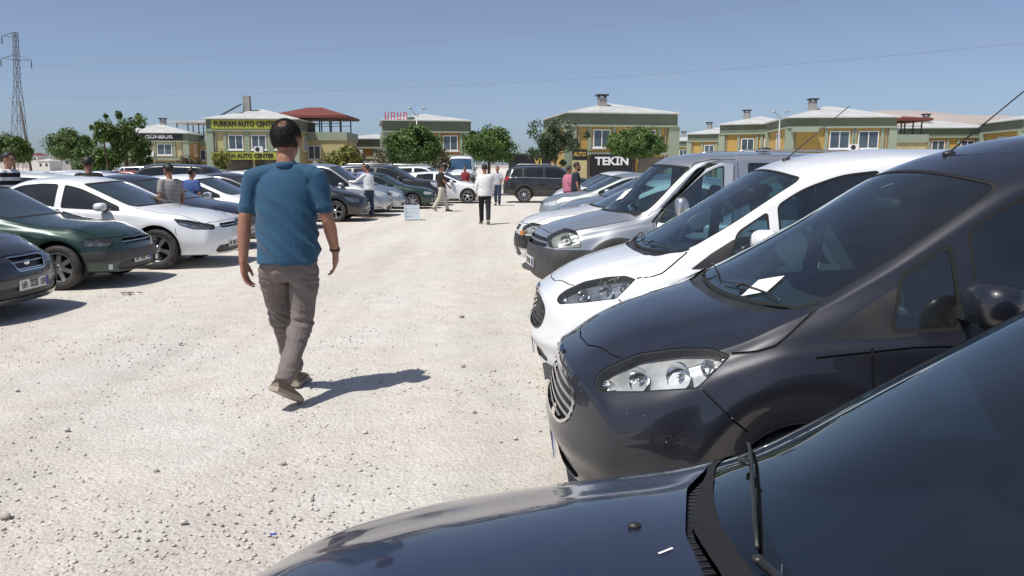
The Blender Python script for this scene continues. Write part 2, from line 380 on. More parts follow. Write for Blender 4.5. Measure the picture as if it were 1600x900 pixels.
def unit(name, label, x, y, rz, w, d, eave, wall=WALLY, wins=((-.22, 1.6), (.22, 1.6)), rise=1.3, chimney=None, fasc=.95, ov=.55, low=2.9, roof=ROOFW, colw=.75, porch=True, win_h=1.5, side_win=True):
    """two-storey showroom: sage fascia and corner columns, hip roof; front faces local -y, origin at front centre on the ground"""
    root = empty(name, (x, y, 0), rz); tag(root, label, 'building')
    z1 = eave - fasc
    MB().b2(-w / 2, w / 2, .0, d, -.3, z1).build('wall', wall, root)
    f = MB(); f.b2(-w / 2 - .25, w / 2 + .25, -.25, d + .25, z1 + .003, eave); f.build('fascia', FASC, root)
    MB().b2(-w / 2 - .32, w / 2 + .32, -.32, d + .32, z1 - .16, z1).build('fascia_ledge', FASCL, root)
    V, F = hip_roof(-w / 2, w / 2, 0, d, eave + .004, rise, ov); MB().add(V, F).build('roof', roof, root)
    for sx in (-1, 1):
        MB().b2(sx * w / 2 - colw / 2, sx * w / 2 + colw / 2, -.22, .35, -.3, z1 - .165).build('column', FASCL, root)
        MB().b2(sx * w / 2 - colw / 2, sx * w / 2 + colw / 2, d - .35, d + .22, -.3, z1 - .165).build('column', FASCL, root)
    for fx, ww in wins:
        window(root, fx * w, 0, low + (z1 - low) * .50, ww, win_h)
        for s in (-1, 1): MB().b2(fx * w + s * (ww / 2 + .32) - .14, fx * w + s * (ww / 2 + .32) + .14, -.14, .0, low + .1, z1 - .165).build('pilaster', FASCL, root)
    if side_win:
        for sx in (-1, 1): window(root, sx * w / 2, d * .5, low + (z1 - low) * .5, 1.5, win_h, sx, 'y')
    MB().b2(-w / 2 + colw / 2 + .02, w / 2 - colw / 2 - .02, -.10, -.003, low - .25, low).build('string_course', FASCL, root)
    n = max(2, int(w / 3)); 
    for k in range(n):
        a = -w / 2 + colw * .6 + (w - colw * 1.2) * k / n; b = -w / 2 + colw * .6 + (w - colw * 1.2) * (k + 1) / n
        MB().b2(a + .12, b - .12, -.06, -.002, 0.1, low - .45).build('shop_window', SHOPW, root)
    for sx in (-1, 1):                                   # rainwater pipes and air-conditioning boxes
        MB().tube([(sx * (w / 2 - colw * .75), -.08, 0), (sx * (w / 2 - colw * .75), -.08, z1 - .17)], .05, 6).build('downpipe', CONC, root)
    ax = (wins[0][0] + wins[-1][0]) / 2 * w if len(wins) > 1 else -w * .2
    a = MB().b2(ax - .42, ax + .42, -.36, -.006, low + .25, low + .85).build('air_conditioner', WFRAME, root); MB().lathe([(.001, -.375), (.22, -.375), (.24, -.362)], 16, 'y', (ax - .1, 0, low + .55)).build('fan_grille', DARKST, a)
    if chimney:
        for cx, cy, hh in chimney:
            c = MB().b2(cx - .35, cx + .35, cy - .35, cy + .35, eave, eave + rise + hh).build('chimney', CONC, root)
            MB().b2(cx - .5, cx + .5, cy - .5, cy + .5, eave + rise + hh + .14, eave + rise + hh + .26).build('chimney_cap', DARKST, c)
            for sx in (-1, 1): MB().b2(cx + sx * .28 - .06, cx + sx * .28 + .06, cy - .28, cy + .28, eave + rise + hh + .002, eave + rise + hh + .138).build('cap_post', DARKST, c)
    return root

def pavilion(name, label, x, y, rz, w, d, z0, z1, rise, roof=ROOFR, base=True, posts=6, wins=()):
    """roof terrace: parapet block with open canopy on thin steel posts"""
    root = empty(name, (x, y, 0), rz); tag(root, label, 'building')
    if base:
        MB().b2(-w / 2 + .8, w / 2 - .3, 0, d, -.3, z0 - .9).build('wall', WALLP, root)
        MB().b2(-w / 2 + .65, w / 2 - .15, -.15, d + .15, z0 - .9 + .003, z0).build('parapet', FASCL, root)
    for k in range(posts):
        u = -w / 2 + .9 + (w - 1.8) * k / (posts - 1)
        for yy in (.2, d - .2): MB().b2(u - .06, u + .06, yy - .06, yy + .06, z0, z1 - .002).build('post', DARKST, root)
    r = MB(); 
    for yy in (.2, d - .2): MB().b2(-w / 2 + .9, w / 2 - .9, yy - .02, yy + .02, z0 + .9, z0 + .96).build('railing', DARKST, root)
    V, F = hip_roof(-w / 2 + .5, w / 2 - .5, 0, d, z1, rise, .5, .28); MB().add(V, F).build('roof', roof, root)
    for fx, ww in wins: window(root, fx * w, 0, z0 - 2.2, ww, 1.5)
    return root
# ================================================================ the estate behind the lot
def U(u, d): return (u - 800) / 1200 * d / 1.0157
LIME = pbr('sign_lime', (.40, .41, .06), .6, noise=.3, c2=(.33, .34, .06), scale=1.5); SIGNK = pbr('sign_black', (.012, .012, .013), .4); SIGNT = pbr('sign_text_black', (.012, .018, .01), .5); SIGNW = pbr('sign_text_white', (.8, .8, .8), .5)
SIGNG = pbr('sign_text_gold', (.55, .40, .08), .4); SIGNR = pbr('sign_text_red', (.55, .05, .07), .5); SIGNGN = pbr('sign_green_mark', (.10, .20, .12), .5)

b = unit('showroom', 'low yellow showroom with dark name band, left of the lime-signed building', U(240, 105), 105, R(8), 8.4, 9, 6.15, wins=((-.25, 1.7), (.17, 1.9)), rise=1.5, chimney=[(.3, 4, .5)], wall=WALLP)
MB().b2(-3.9, 3.9, -.34, -.255, 5.25, 6.10).build('name_band', SIGNK, b); text('GÜNBUR', .62, SIGNW, b, (.9, -.37, 5.68), bold=.012, width=3.6)
MB().b2(4.205, 4.24, .4, 8.6, .0, 5.0).build('side_panel', WALLO, b)

b = pavilion('roof_terrace', 'open roof terrace under pale canopy between two showrooms', U(312, 112), 112, 0, 8.0, 6, 5.6, 7.9, .55, roof=ROOFW, posts=5, wins=((.1, 1.5),))
b = unit('showroom', 'yellow showroom with two lime sign bands and chimney stack', U(396, 80), 80, R(3), 8.6, 9, 6.45, wins=((-.20, 1.5), (.07, 1.5), (.34, 1.4)), rise=1.35, wall=WALLP, fasc=1.0)
s = MB().b2(-4.0, 2.95, -.36, -.255, 5.52, 6.42).build('sign_board', LIME, b); text('FURKAN AUTO CENTER', .72, SIGNT, b, (-.55, -.385, 5.97), bold=.022, width=6.4)
s = MB().b2(-4.1, 2.4, -.40, -.255, 2.42, 3.15).build('sign_board', LIME, b); text('FURKAN AUTO CENTER', .6, SIGNT, b, (-.85, -.43, 2.79), bold=.02, width=6.0)
MB().b2(-1.75, -1.05, 3.2, 3.9, 6.5, 9.1).build('chimney', CONC, b); MB().box((-2.9, 2.6, 7.55), (2.4, 1.5, .12), rot=(R(10), R(-28), 0)).build('solar_heater', DARKST, b); MB().b2(-1.0, -.1, 3.2, 3.9, 7.35, 7.62).build('water_tank', DARKST, b)
pavilion('roof_terrace', 'roof terrace with red-brown hipped canopy on thin posts', U(482, 85), 85.5, 0, 8.6, 6, 5.45, 6.95, 1.35, posts=7, wins=((.06, 1.4),))
b = unit('showroom', 'grey-roofed showroom with red roof lettering and tall sage column', U(668, 78), 78, R(10), 8.2, 10, 6.15, rise=1.0, wins=((-.2, 1.6), (.28, 1.5)), wall=WALLO, colw=.95)
k = MB()
for i in range(8):
    xx = -4.1 + i * .30; k.box((xx, -.4, 6.62), (.09, .06, .75))
    if i % 2 == 0: k.box((xx + .12, -.4, 6.62 + (.3 if i % 4 else -.3)), (.22, .06, .09)); k.box((xx + .1, -.4, 6.62), (.18, .06, .08))
tag(k.build('red_lettering', SIGNR, b), kind='stuff'); MB().ell((-1.6, -.4, 6.42), (.40, .04, .16), 14, 8).build('green_emblem', SIGNGN, b, True)
b = unit('showroom', 'mustard showroom with black name board reading TEKİN behind a round tree', U(972, 66), 66, R(9), 9.0, 10, 6.05, rise=1.25, chimney=[(-1.0, 3.0, .35)], wins=((-.20, 1.5), (.24, 1.5)), fasc=.9, colw=.95)
MB().b2(-2.75, 1.1, -.30, -.12, .9, 2.72).build('sign_board', SIGNK, b); text('TEKİN', .92, SIGNW, b, (-.95, -.33, 2.12), bold=.03, width=2.9)
s = empty('side_shop', (U(906, 64), 64, 0)); tag(s, 'narrow black and gold shop sign beside the sage column', 'sign')
MB().b2(-.6, .6, 0, .15, 2.25, 3.1).build('sign_board', SIGNK, s); text('AUTO', .5, SIGNG, s, (.0, -.03, 2.68), bold=.01, width=1.0); MB().b2(-.6, .6, 0.01, .3, -.2, 2.2).build('shop_front', WALLP, s)
s = empty('dark_showroom', (U(832, 62), 62, 0)); tag(s, 'long charcoal shop front with gold letters behind the black SUV', 'building')
MB().b2(-1.9, 1.5, 0, 5, -.2, 2.55).build('wall', SHUT, s); MB().b2(-2.0, 1.6, -.2, 5.1, 2.553, 2.72).build('roof_edge', DARKST, s); text('VI', .75, SIGNG, s, (.45, -.05, 2.05), bold=.02)
b = unit('showroom', 'yellow showroom with white-framed windows and pale roof above the white van', U(1312, 76), 76, R(-6), 9.6, 9, 6.35, rise=1.45, chimney=[(-2.0, 3.0, .4)], wins=((-.01, 1.9), (.27, 1.9)), low=3.0, fasc=.8, win_h=1.7)
MB().b2(-4.75, -2.4, -1.2, -.003, 5.0, 5.5).build('porch_beam', FASCL, b)
pavilion('roof_terrace', 'small red-roofed terrace beyond the yellow showroom on the right', U(1412, 88), 88, 0, 5.6, 5, 5.3, 6.8, .7, posts=5)
for u, d, ev, w, lb in ((1178, 93, 6.65, 7.6, 'sage-fronted showroom, nearest of the receding row on the right'), (1116, 118, 6.6, 7.6, 'middle showroom of the receding row on the right'), (1074, 146, 6.5, 7.4, 'farthest showroom of the receding row on the right'), (1478, 95, 6.3, 9.5, 'low showroom partly hidden behind the dark van roof'), (1672, 82, 6.6, 9.5, 'showroom cut off by the right edge of the picture')):
    unit('showroom', lb, U(u, d), d, R(-26) if u < 1400 else R(-8), w, 9, ev, rise=1.2, chimney=[(-1.5, 3, .5)], wins=((-.1, 1.5), (.25, 1.5)))
b = unit('showroom', 'brown-walled low shop between the terrace and the round tree', U(580, 95), 95, 0, 7, 7, 5.0, rise=.8, wall=WALLO, wins=((.2, 1.3),))
MB().b2(-7, 7, 0, .25, -.2, 2.2).build('garden_wall', CONC, None); gw = bpy.data.objects['garden_wall']; gw.location = (U(610, 70), 70, 0); tag(gw, 'low pale garden wall behind the round trees', 'wall')

# far hill and scattered houses
HILL = pbr('far_hill_hazed', (.40, .345, .31), .95, noise=.5, c2=(.34, .30, .275), scale=.004)  # soil tone with the distance haze put into the colour, no air volume
V = []; F = []; rs = np.random.RandomState(3); xs = np.linspace(-2600, 2900, 90)
prof = np.interp(xs, [-2600, -1400, -600, 300, 520, 800, 1060, 1500, 2200, 2900], [18, 26, 12, 10, 95, 140, 185, 215, 160, 120])
for k, xx in enumerate(xs):
    hh = prof[k] * (1 + .08 * mnoise.noise(Vector((xx * .004, 0, 1))))
    for yy, f in ((2100, 0), (2350, .42), (2600, .8), (2900, 1.0), (3400, .5)): V.append((xx, yy, -3 + hh * f + 8 * f * mnoise.noise(Vector((xx * .006, yy * .006, 0)))))
for k in range(89):
    for j in range(4): F.append((k * 5 + j, (k + 1) * 5 + j, (k + 1) * 5 + j + 1, k * 5 + j + 1))
tag(mesh_obj('hill', V, F, HILL, None, True), kind='structure')
PALEH = pbr('far_house_plaster', (.55, .53, .50), .9)
for k in range(16):
    u = 50 + 8 * k if k < 11 else 562 + 12 * (k - 11); d = rnd.uniform(330, 420); w, hh = rnd.uniform(5, 9), rnd.uniform(4, 9); xx = U(u, d)
    h = empty('far_house', (xx, d, 0), rnd.uniform(-.4, .4)); tag(h, 'far %s-roofed house, %s from the left beyond the %s' % (('red', 'grey', 'white')[k % 3], ['first', 'second', 'third', 'fourth', 'fifth', 'sixth', 'seventh', 'eighth', 'ninth', 'tenth', 'eleventh'][k if k < 11 else k - 11], 'left round tree' if k < 11 else 'olive shrub'), 'house', 'far houses beyond the lot')
    MB().b2(-w / 2, w / 2, 0, 6, -1, hh).build('wall', PALEH, h); V, F = hip_roof(-w / 2, w / 2, 0, 6, hh + .01, 1.2, .3); MB().add(V, F).build('roof', (ROOFR, CONC, ROOFW)[k % 3], h)
    for q in range(2): MB().b2(-w / 4 + q * w / 2 - .6, -w / 4 + q * w / 2 + .6, -.05, -.01, hh - 2.2, hh - .9).build('window', SHUT, h)

# trees and shrubs
DG = leafmat('dark_green', (.088, .165, .028)); MG = leafmat('mid_green', (.11, .18, .036)); GG = leafmat('grey_green', (.075, .115, .05)); YG = leafmat('yellow_green', (.20, .22, .03)); OL = leafmat('olive', (.115, .105, .05))
for (u, d, vtop, vbot, wpx, lb, lf, sh, sd) in (
        (20, 62, 212, 258, 52, 'small round tree below the power pylon', MG, 'round', 3), (112, 58, 205, 252, 64, 'round clipped tree right of the leaning pole', MG, 'round', 4),
        (646, 46, 200, 262, 88, 'round clipped tree in front of the red-lettered building', DG, 'round', 5), (763, 46, 200, 258, 82, 'round clipped tree between the bus and the dark shop front', DG, 'round', 6),
        (992, 47, 202, 250, 90, 'round clipped tree in front of the TEKİN board', DG, 'round', 7)):
    zt_, zb_ = 1.6 + (262 - vtop) * d / 1200, 1.6 + (262 - vbot) * d / 1200
    tree('round_tree', U(u, d), d, zt_, (wpx / 2 * d / 1200 * 1.02, (zt_ - zb_) / 2 * 1.05), lb, lf, n=17000, ls=.072, seed=sd, group='round clipped trees along the lot', cz=(zt_ + zb_) / 2)
tree('tall_tree', U(196, 52), 52, 5.5, (1.4, 1.75), 'tall ragged tree with arching branches left of the dark name band', MG, n=7500, ls=.10, shape='open', seed=11, branches=10, cz=3.5, trunk=.14)
tree('tall_tree', U(165, 51), 51, 5.3, (.75, 1.2), 'slim arching tree leaning over the parked cars on the left', MG, n=2600, ls=.10, shape='open', seed=15, branches=6, cz=3.9, trunk=.08)
tree('tall_tree', U(150, 53), 53, 3.3, (1.5, 1.1), 'low bushy tree at the foot of the ragged tree', DG, n=6000, ls=.09, shape='round', seed=12, cz=2.0)
tree('tall_tree', U(218, 54), 54, 4.3, (1.05, 1.5), 'dark narrow tree against the yellow showroom', DG, n=4200, ls=.09, shape='open', seed=13, cz=2.7)
tree('tall_tree', U(868, 52), 52, 5.2, (2.0, 1.85), 'feathery open-crowned tree left of the mustard showroom', GG, n=6500, ls=.085, shape='open', seed=14, branches=11, cz=3.3, trunk=.1)
tree('olive_shrub', U(603, 60), 60, 3.9, (1.0, 1.6), 'tall olive-brown shrub beside the round tree', OL, n=2600, ls=.085, shape='mid', seed=21, cz=2.2)
tree('olive_shrub', U(548, 64), 64, 3.5, (1.3, 1.3), 'olive-green shrub below the red-roofed terrace', OL, n=2600, ls=.085, shape='mid', seed=22, cz=2.2)
tree('yellow_shrub', U(520, 62), 62, 2.9, (1.25, 1.1), 'bright yellow-green shrub right of the walking man', YG, n=2600, ls=.085, shape='mid', seed=23, cz=1.8)
tree('yellow_shrub', U(545, 60), 60, 3.3, (.9, .9), 'yellow-green bush under the roof terrace', YG, n=900, ls=.12, shape='mid', seed=24, cz=2.4)
tree('yellow_shrub', U(345, 74), 74, 3.5, (1.0, 1.2), 'yellowish climbing shrub at the lime-signed building corner', YG, n=900, ls=.12, shape='mid', seed=25, cz=2.3)
tree('olive_shrub', U(688, 58), 58, 3.3, (.8, 1.1), 'dry yellow-brown shrub beside the bus', OL, n=900, ls=.11, shape='mid', seed=26, cz=2.1)
tree('olive_shrub', U(295, 76), 76, 3.0, (1.4, 1.0), 'brown shrub in front of the low yellow showroom', OL, n=900, ls=.12, shape='mid', seed=27, cz=1.9)

# ---------------------------------------------------------------- power pylon, poles, wires
STEEL = pbr('pylon_steel_hazed', (.16, .18, .21), .6, .4)  # bluish fade of the far air is mixed into the steel colour
py = empty('power_pylon', (-104.4, 165, 0)); py.rotation_euler = (0, .06, 0); py.scale = (.62, .62, .957); tag(py, 'lattice steel power pylon standing at the far left', 'pylon')
zs = [0, 4, 8, 12, 16, 19.5, 22.5, 25.5, 28.2, 30.6]; wd = lambda z: np.interp(z, [0, 16, 19.5, 31], [2.3, 1.15, .75, .55])
leg = {}
for sx in (-1, 1):
    for sy in (-1, 1): MB().tube([(sx * wd(z), sy * wd(z), z) for z in zs], .10, 5).build('leg', STEEL, py)
for i in range(len(zs) - 1):
    a, c = wd(zs[i]), wd(zs[i + 1]); z0, z1 = zs[i], zs[i + 1]
    for ax in (0, 1):
        for s in (-1, 1):
            P = lambda u, w, z: (u, s * w, z) if ax == 0 else (s * w, u, z)
            MB().tube([P(-a, a, z0), P(c, c, z1)], .055, 4).build('brace', STEEL, py); MB().tube([P(a, a, z0), P(-c, c, z1)], .055, 4).build('brace', STEEL, py); MB().tube([P(-c, c, z1), P(c, c, z1)], .06, 4).build('brace', STEEL, py)
for z, l0, l1 in ((25.0, -5.2, 5.0), (29.7, -4.6, 0)):
    for s in (-1, 1): MB().tube([(l0, 0, z), (0, s * .55, z - .1), (l1, 0, z)], .08, 4).build('cross_arm', STEEL, py); MB().tube([(l0, 0, z), (0, s * .5, z + 1.0), (l1, 0, z)], .06, 4).build('cross_arm', STEEL, py)
    for l in (l0, l1):
        if l: MB().tube([(l, 0, z), (l, 0, z - .5), (l, 0, z - 1.7)], [.05, .16, .16], 6).build('insulator', DARKST, py)
MB().tube([(-3.3, 0, 9.5), (-.9, 0, 8.2)], .10, 5).build('side_arm', STEEL, py)
WOOD = pbr('pole_wood', (.11, .09, .075), .9)
tag(MB().tube([(U(47, 92), 92, -.2), (U(38, 92), 92, 9.3)], [.16, .11], 8).build('utility_pole', WOOD, None, True), 'leaning wooden utility pole beside the power pylon', 'pole')
WIRE = pbr('power_wire', (.20, .22, .245), .5)
def wire(pts, label, name='power_line'):
    P = []
    for (u, v, d) in pts:
        bb = (450 - v) / 1200; q = .988 + bb * .1547; P.append(np.array([(u - 800) / 1200 / q * d, d, 1.6 + d * (-.1547 + bb * .988) / q]))
    P = np.array(P); t = np.linspace(0, 1, len(P)); tt = np.linspace(0, 1, 40); co = [np.polyfit(t, P[:, k], 2) for k in range(3)]
    Q = np.stack([np.polyval(co[k], tt) for k in range(3)], 1)
    tag(MB().tube([tuple(q) for q in Q], .029, 5).build(name, WIRE, None, True), label, 'wire', 'overhead wires')
wire([(-160, 156, 168), (200, 150, 150), (480, 142, 135), (780, 131, 120), (1250, 99, 100), (1650, 62, 88)], 'lower overhead power wire sagging across the sky')
wire([(-160, 112, 168), (160, 98, 150), (480, 80, 135), (800, 52, 120), (1040, 26, 110), (1330, -12, 98)], 'upper overhead power wire rising to the top right')
LAMPM = pbr('lamp_post_grey', (.42, .43, .44), .5, .5)
def lamp(u, d, vt, label):
    zt_ = 1.6 + (262 - vt) * d / 1200; r = empty('lamp_post', (U(u, d), d, 0)); tag(r, label, 'lamp post')
    MB().tube([(0, 0, -.1), (0, 0, zt_ - .6)], [.07, .05], 8).build('pole', LAMPM, r, True)
    for s in (-1, 1):
        MB().tube([(0, 0, zt_ - .62), (s * .28, 0, zt_ - .2), (s * .5, 0, zt_)], .035, 6).build('arm', LAMPM, r, True); MB().ell((s * .58, 0, zt_ + .05), (.24, .14, .07), 10, 6, rot=(0, s * .3, 0)).build('lamp_head', LAMPM, r, True)
lamp(652, 62, 173, 'twin-armed lamp post rising above the round tree'); lamp(1216, 70, 178, 'twin-armed lamp post before the receding showrooms')
# ================================================================ car surface kit
def slin(keys, s, sig):
    """piecewise-linear curve through keys, rounded with a gaussian of width sig"""
    k = np.array(keys, float); d = np.linspace(-1.2, 7.0, 1641); st = d[1] - d[0]
    v = np.interp(d, k[:, 0], k[:, 1])
    lo = d < k[0, 0]; hi = d > k[-1, 0]
    v[lo] = k[0, 1] + (d[lo] - k[0, 0]) * (k[1, 1] - k[0, 1]) / (k[1, 0] - k[0, 0])
    v[hi] = k[-1, 1] + (d[hi] - k[-1, 0]) * (k[-1, 1] - k[-2, 1]) / (k[-1, 0] - k[-2, 0])
    if sig > 0:
        n = int(4 * sig / st) + 1; g = np.exp(-0.5 * (np.arange(-n, n + 1) * st / sig) ** 2); g /= g.sum()
        v = np.convolve(np.pad(v, n, mode='edge'), g, mode='valid')
    return np.interp(s, d, v)

def bspline_basis(n, m):
    """clamped uniform quadratic basis: m samples over n control points"""
    kn = np.concatenate([[0, 0], np.arange(0, n - 1), [n - 2, n - 2]]).astype(float)
    u = np.linspace(0, n - 2 - 1e-9, m); B = np.zeros((m, n))
    N = np.zeros((m, len(kn) - 1))
    for i in range(len(kn) - 1):
        N[:, i] = (u >= kn[i]) & (u < kn[i + 1])
    for p in (1, 2):
        M = np.zeros((m, len(kn) - 1 - p))
        for i in range(len(kn) - 1 - p):
            a = kn[i + p] - kn[i]; b = kn[i + p + 1] - kn[i + 1]
            if a > 0: M[:, i] += (u - kn[i]) / a * N[:, i]
            if b > 0: M[:, i] += (kn[i + p + 1] - u) / b * N[:, i + 1]
        N = M
    return N[:, :n]

def vnormals(V, F):
    fn = np.cross(V[F[:, 1]] - V[F[:, 0]], V[F[:, 2]] - V[F[:, 0]])
    N = np.zeros_like(V)
    for i in range(3): np.add.at(N, F[:, i], fn)
    l = np.linalg.norm(N, axis=1); l[l == 0] = 1
    return N / l[:, None]

class Sh:
    """triangle soup with vertex normals"""
    def __init__(s, V, N, F): s.V = V; s.N = N; s.F = F
    def off(s, d): return Sh(s.V + s.N * d, s.N, s.F)
    def compact(s):
        u, inv = np.unique(s.F.ravel(), return_inverse=True)
        return Sh(s.V[u], s.N[u], inv.reshape(-1, 3))

def _refine(m, fld, f, k):
    for it in range(k):
        fa = f[m.F]; e = np.linalg.norm(m.V[m.F[:, 0]] - m.V[m.F[:, 1]], axis=1) + np.linalg.norm(m.V[m.F[:, 1]] - m.V[m.F[:, 2]], axis=1)
        sel = ((fa.min(1) < 0) & (fa.max(1) > 0))
        if getattr(fld, 'thin', False): sel |= (np.abs(fa).min(1) < e * 0.28) & (fa.min(1) > -.1)
        sel &= (e > (0.012 if getattr(fld, 'thin', False) else .016))
        if not sel.any(): break
        T = m.F[sel]; ed = np.vstack([T[:, [0, 1]], T[:, [1, 2]], T[:, [2, 0]]]); ed.sort(axis=1)
        u, inv = np.unique(ed, axis=0, return_inverse=True); inv = inv.ravel()
        mv = (m.V[u[:, 0]] + m.V[u[:, 1]]) / 2; mn = m.N[u[:, 0]] + m.N[u[:, 1]]; mn /= np.maximum(np.linalg.norm(mn, axis=1), 1e-9)[:, None]
        n0 = len(m.V); n = len(T); a, b, c = inv[:n] + n0, inv[n:2 * n] + n0, inv[2 * n:] + n0
        new = np.vstack([np.stack([T[:, 0], a, c], 1), np.stack([a, T[:, 1], b], 1), np.stack([c, b, T[:, 2]], 1), np.stack([a, b, c], 1)])
        m = Sh(np.vstack([m.V, mv]), np.vstack([m.N, mn]), np.vstack([m.F[~sel], new]))
        f = np.concatenate([f, fld(mv, mn)])
    return m, f

def cut(m, fld, ref=2):
    """split a shell along field = 0, returns (inside, outside)"""
    f = fld(m.V, m.N)
    m, f = _refine(m, fld, f, ref)
    f = np.where(np.abs(f) < 1e-6, 1e-6, f)
    s = f[m.F] > 0; c = s.sum(1)
    FI = [m.F[c == 3]]; FO = [m.F[c == 0]]
    V = [m.V]; N = [m.N]; n0 = len(m.V)
    for cnt, A, B in ((1, FI, FO), (2, FO, FI)):
        T = m.F[c == cnt]; S = s[c == cnt]
        if not len(T): continue
        odd = np.argmax(S if cnt == 1 else ~S, axis=1); r = np.arange(len(T))
        p, q, w = T[r, odd], T[r, (odd + 1) % 3], T[r, (odd + 2) % 3]
        def mid(a, b):
            t = (f[a] / (f[a] - f[b]))[:, None]
            v = m.V[a] * (1 - t) + m.V[b] * t; nn = m.N[a] * (1 - t) + m.N[b] * t
            return v, nn / np.maximum(np.linalg.norm(nn, axis=1), 1e-9)[:, None]
        v1, k1 = mid(p, q); v2, k2 = mid(p, w)
        i1 = n0 + np.arange(len(T)); i2 = i1 + len(T); n0 += 2 * len(T)
        V += [v1, v2]; N += [k1, k2]
        A.append(np.stack([p, i1, i2], 1)); B.append(np.vstack([np.stack([i1, q, w], 1), np.stack([i1, w, i2], 1)]))
    V = np.vstack(V); N = np.vstack(N)
    return Sh(V, N, np.vstack(FI)).compact(), Sh(V, N, np.vstack(FO)).compact()

def smin(*a, k=0.03):
    r = a[0]
    for b in a[1:]:
        h = np.clip(0.5 + 0.5 * (b - r) / k, 0, 1)
        r = b * (1 - h) + r * h - k * h * (1 - h)
    return r

def polyf(pts, rad=0.0):
    """signed distance (positive inside) to a polygon, corners rounded by rad"""
    P = np.array(pts, float)
    area = 0.5 * np.sum(P[:, 0] * np.roll(P[:, 1], -1) - np.roll(P[:, 0], -1) * P[:, 1])
    if area < 0: P = P[::-1]
    if rad > 0:
        Q = []
        n = len(P)
        for i in range(n):
            a, b, c = P[i - 1], P[i], P[(i + 1) % n]
            u = a - b; w = c - b; lu, lw = np.linalg.norm(u), np.linalg.norm(w)
            k = min(rad, lu * 0.45, lw * 0.45); p0 = b + u / lu * k; p1 = b + w / lw * k
            for t in np.linspace(0, 1, 6): Q.append((1 - t) ** 2 * p0 + 2 * t * (1 - t) * b + t * t * p1)
        P = np.array(Q)
    lo, hi = P.min(0) - .12, P.max(0) + .12
    def f(a0, b0):
        near = (a0 > lo[0]) & (a0 < hi[0]) & (b0 > lo[1]) & (b0 < hi[1]); res = np.full(len(a0), -.12); a, b = a0[near], b0[near]
        d = np.full(len(a), 1e9); ins = np.zeros(len(a), bool); n = len(P)
        for i in range(n):
            p, q = P[i], P[(i + 1) % n]; e = q - p; l2 = e @ e
            if l2 < 1e-12: continue
            t = np.clip(((a - p[0]) * e[0] + (b - p[1]) * e[1]) / l2, 0, 1)
            d = np.minimum(d, np.hypot(a - p[0] - t * e[0], b - p[1] - t * e[1]))
            cr = ((p[1] > b) != (q[1] > b))
            with np.errstate(divide='ignore', invalid='ignore'):
                xi = p[0] + (b - p[1]) * e[0] / (e[1] if e[1] != 0 else 1e-12)
            ins ^= cr & (a < xi)
        res[near] = np.where(ins, d, -d)
        return res
    return f

def linef(pts, w):
    P = np.array(pts, float); lo, hi = P.min(0) - .12, P.max(0) + .12
    def f(a0, b0):
        near = (a0 > lo[0]) & (a0 < hi[0]) & (b0 > lo[1]) & (b0 < hi[1]); res = np.full(len(a0), -.12); a, b = a0[near], b0[near]
        d = np.full(len(a), 1e9)
        for i in range(len(P) - 1):
            p, q = P[i], P[i + 1]; e = q - p; l2 = max(e @ e, 1e-12)
            t = np.clip(((a - p[0]) * e[0] + (b - p[1]) * e[1]) / l2, 0, 1)
            d = np.minimum(d, np.hypot(a - p[0] - t * e[0], b - p[1] - t * e[1]))
        res[near] = w / 2 - d
        return res
    f.thin = True
    return f

def side(pf, nmin=0.15, ymin=0.2, xr=None):
    """field on the flank: polygon in (x, z)"""
    def f(V, N):
        v = pf(V[:, 0], V[:, 2]); bad = (V[:, 1] < ymin) | (N[:, 1] < nmin)
        return np.where(bad, -np.maximum(np.abs(v), 0.02), v)
    f.thin = getattr(pf, 'thin', False)
    return f

def front(pf, sgn=-1, nmin=0.1, zmin=-1):
    """field on the nose (sgn -1) or tail (sgn +1): polygon in (y, z)"""
    def f(V, N):
        v = pf(V[:, 1], V[:, 2]); bad = (N[:, 0] * sgn < nmin)
        return np.where(bad, -np.maximum(np.abs(v), 0.02), v)
    f.thin = getattr(pf, 'thin', False)
    return f

def top(pf, nmin=0.3):
    def f(V, N):
        v = pf(V[:, 0], V[:, 1]); bad = N[:, 2] < nmin
        return np.where(bad, -np.maximum(np.abs(v), 0.02), v)
    f.thin = getattr(pf, 'thin', False)
    return f

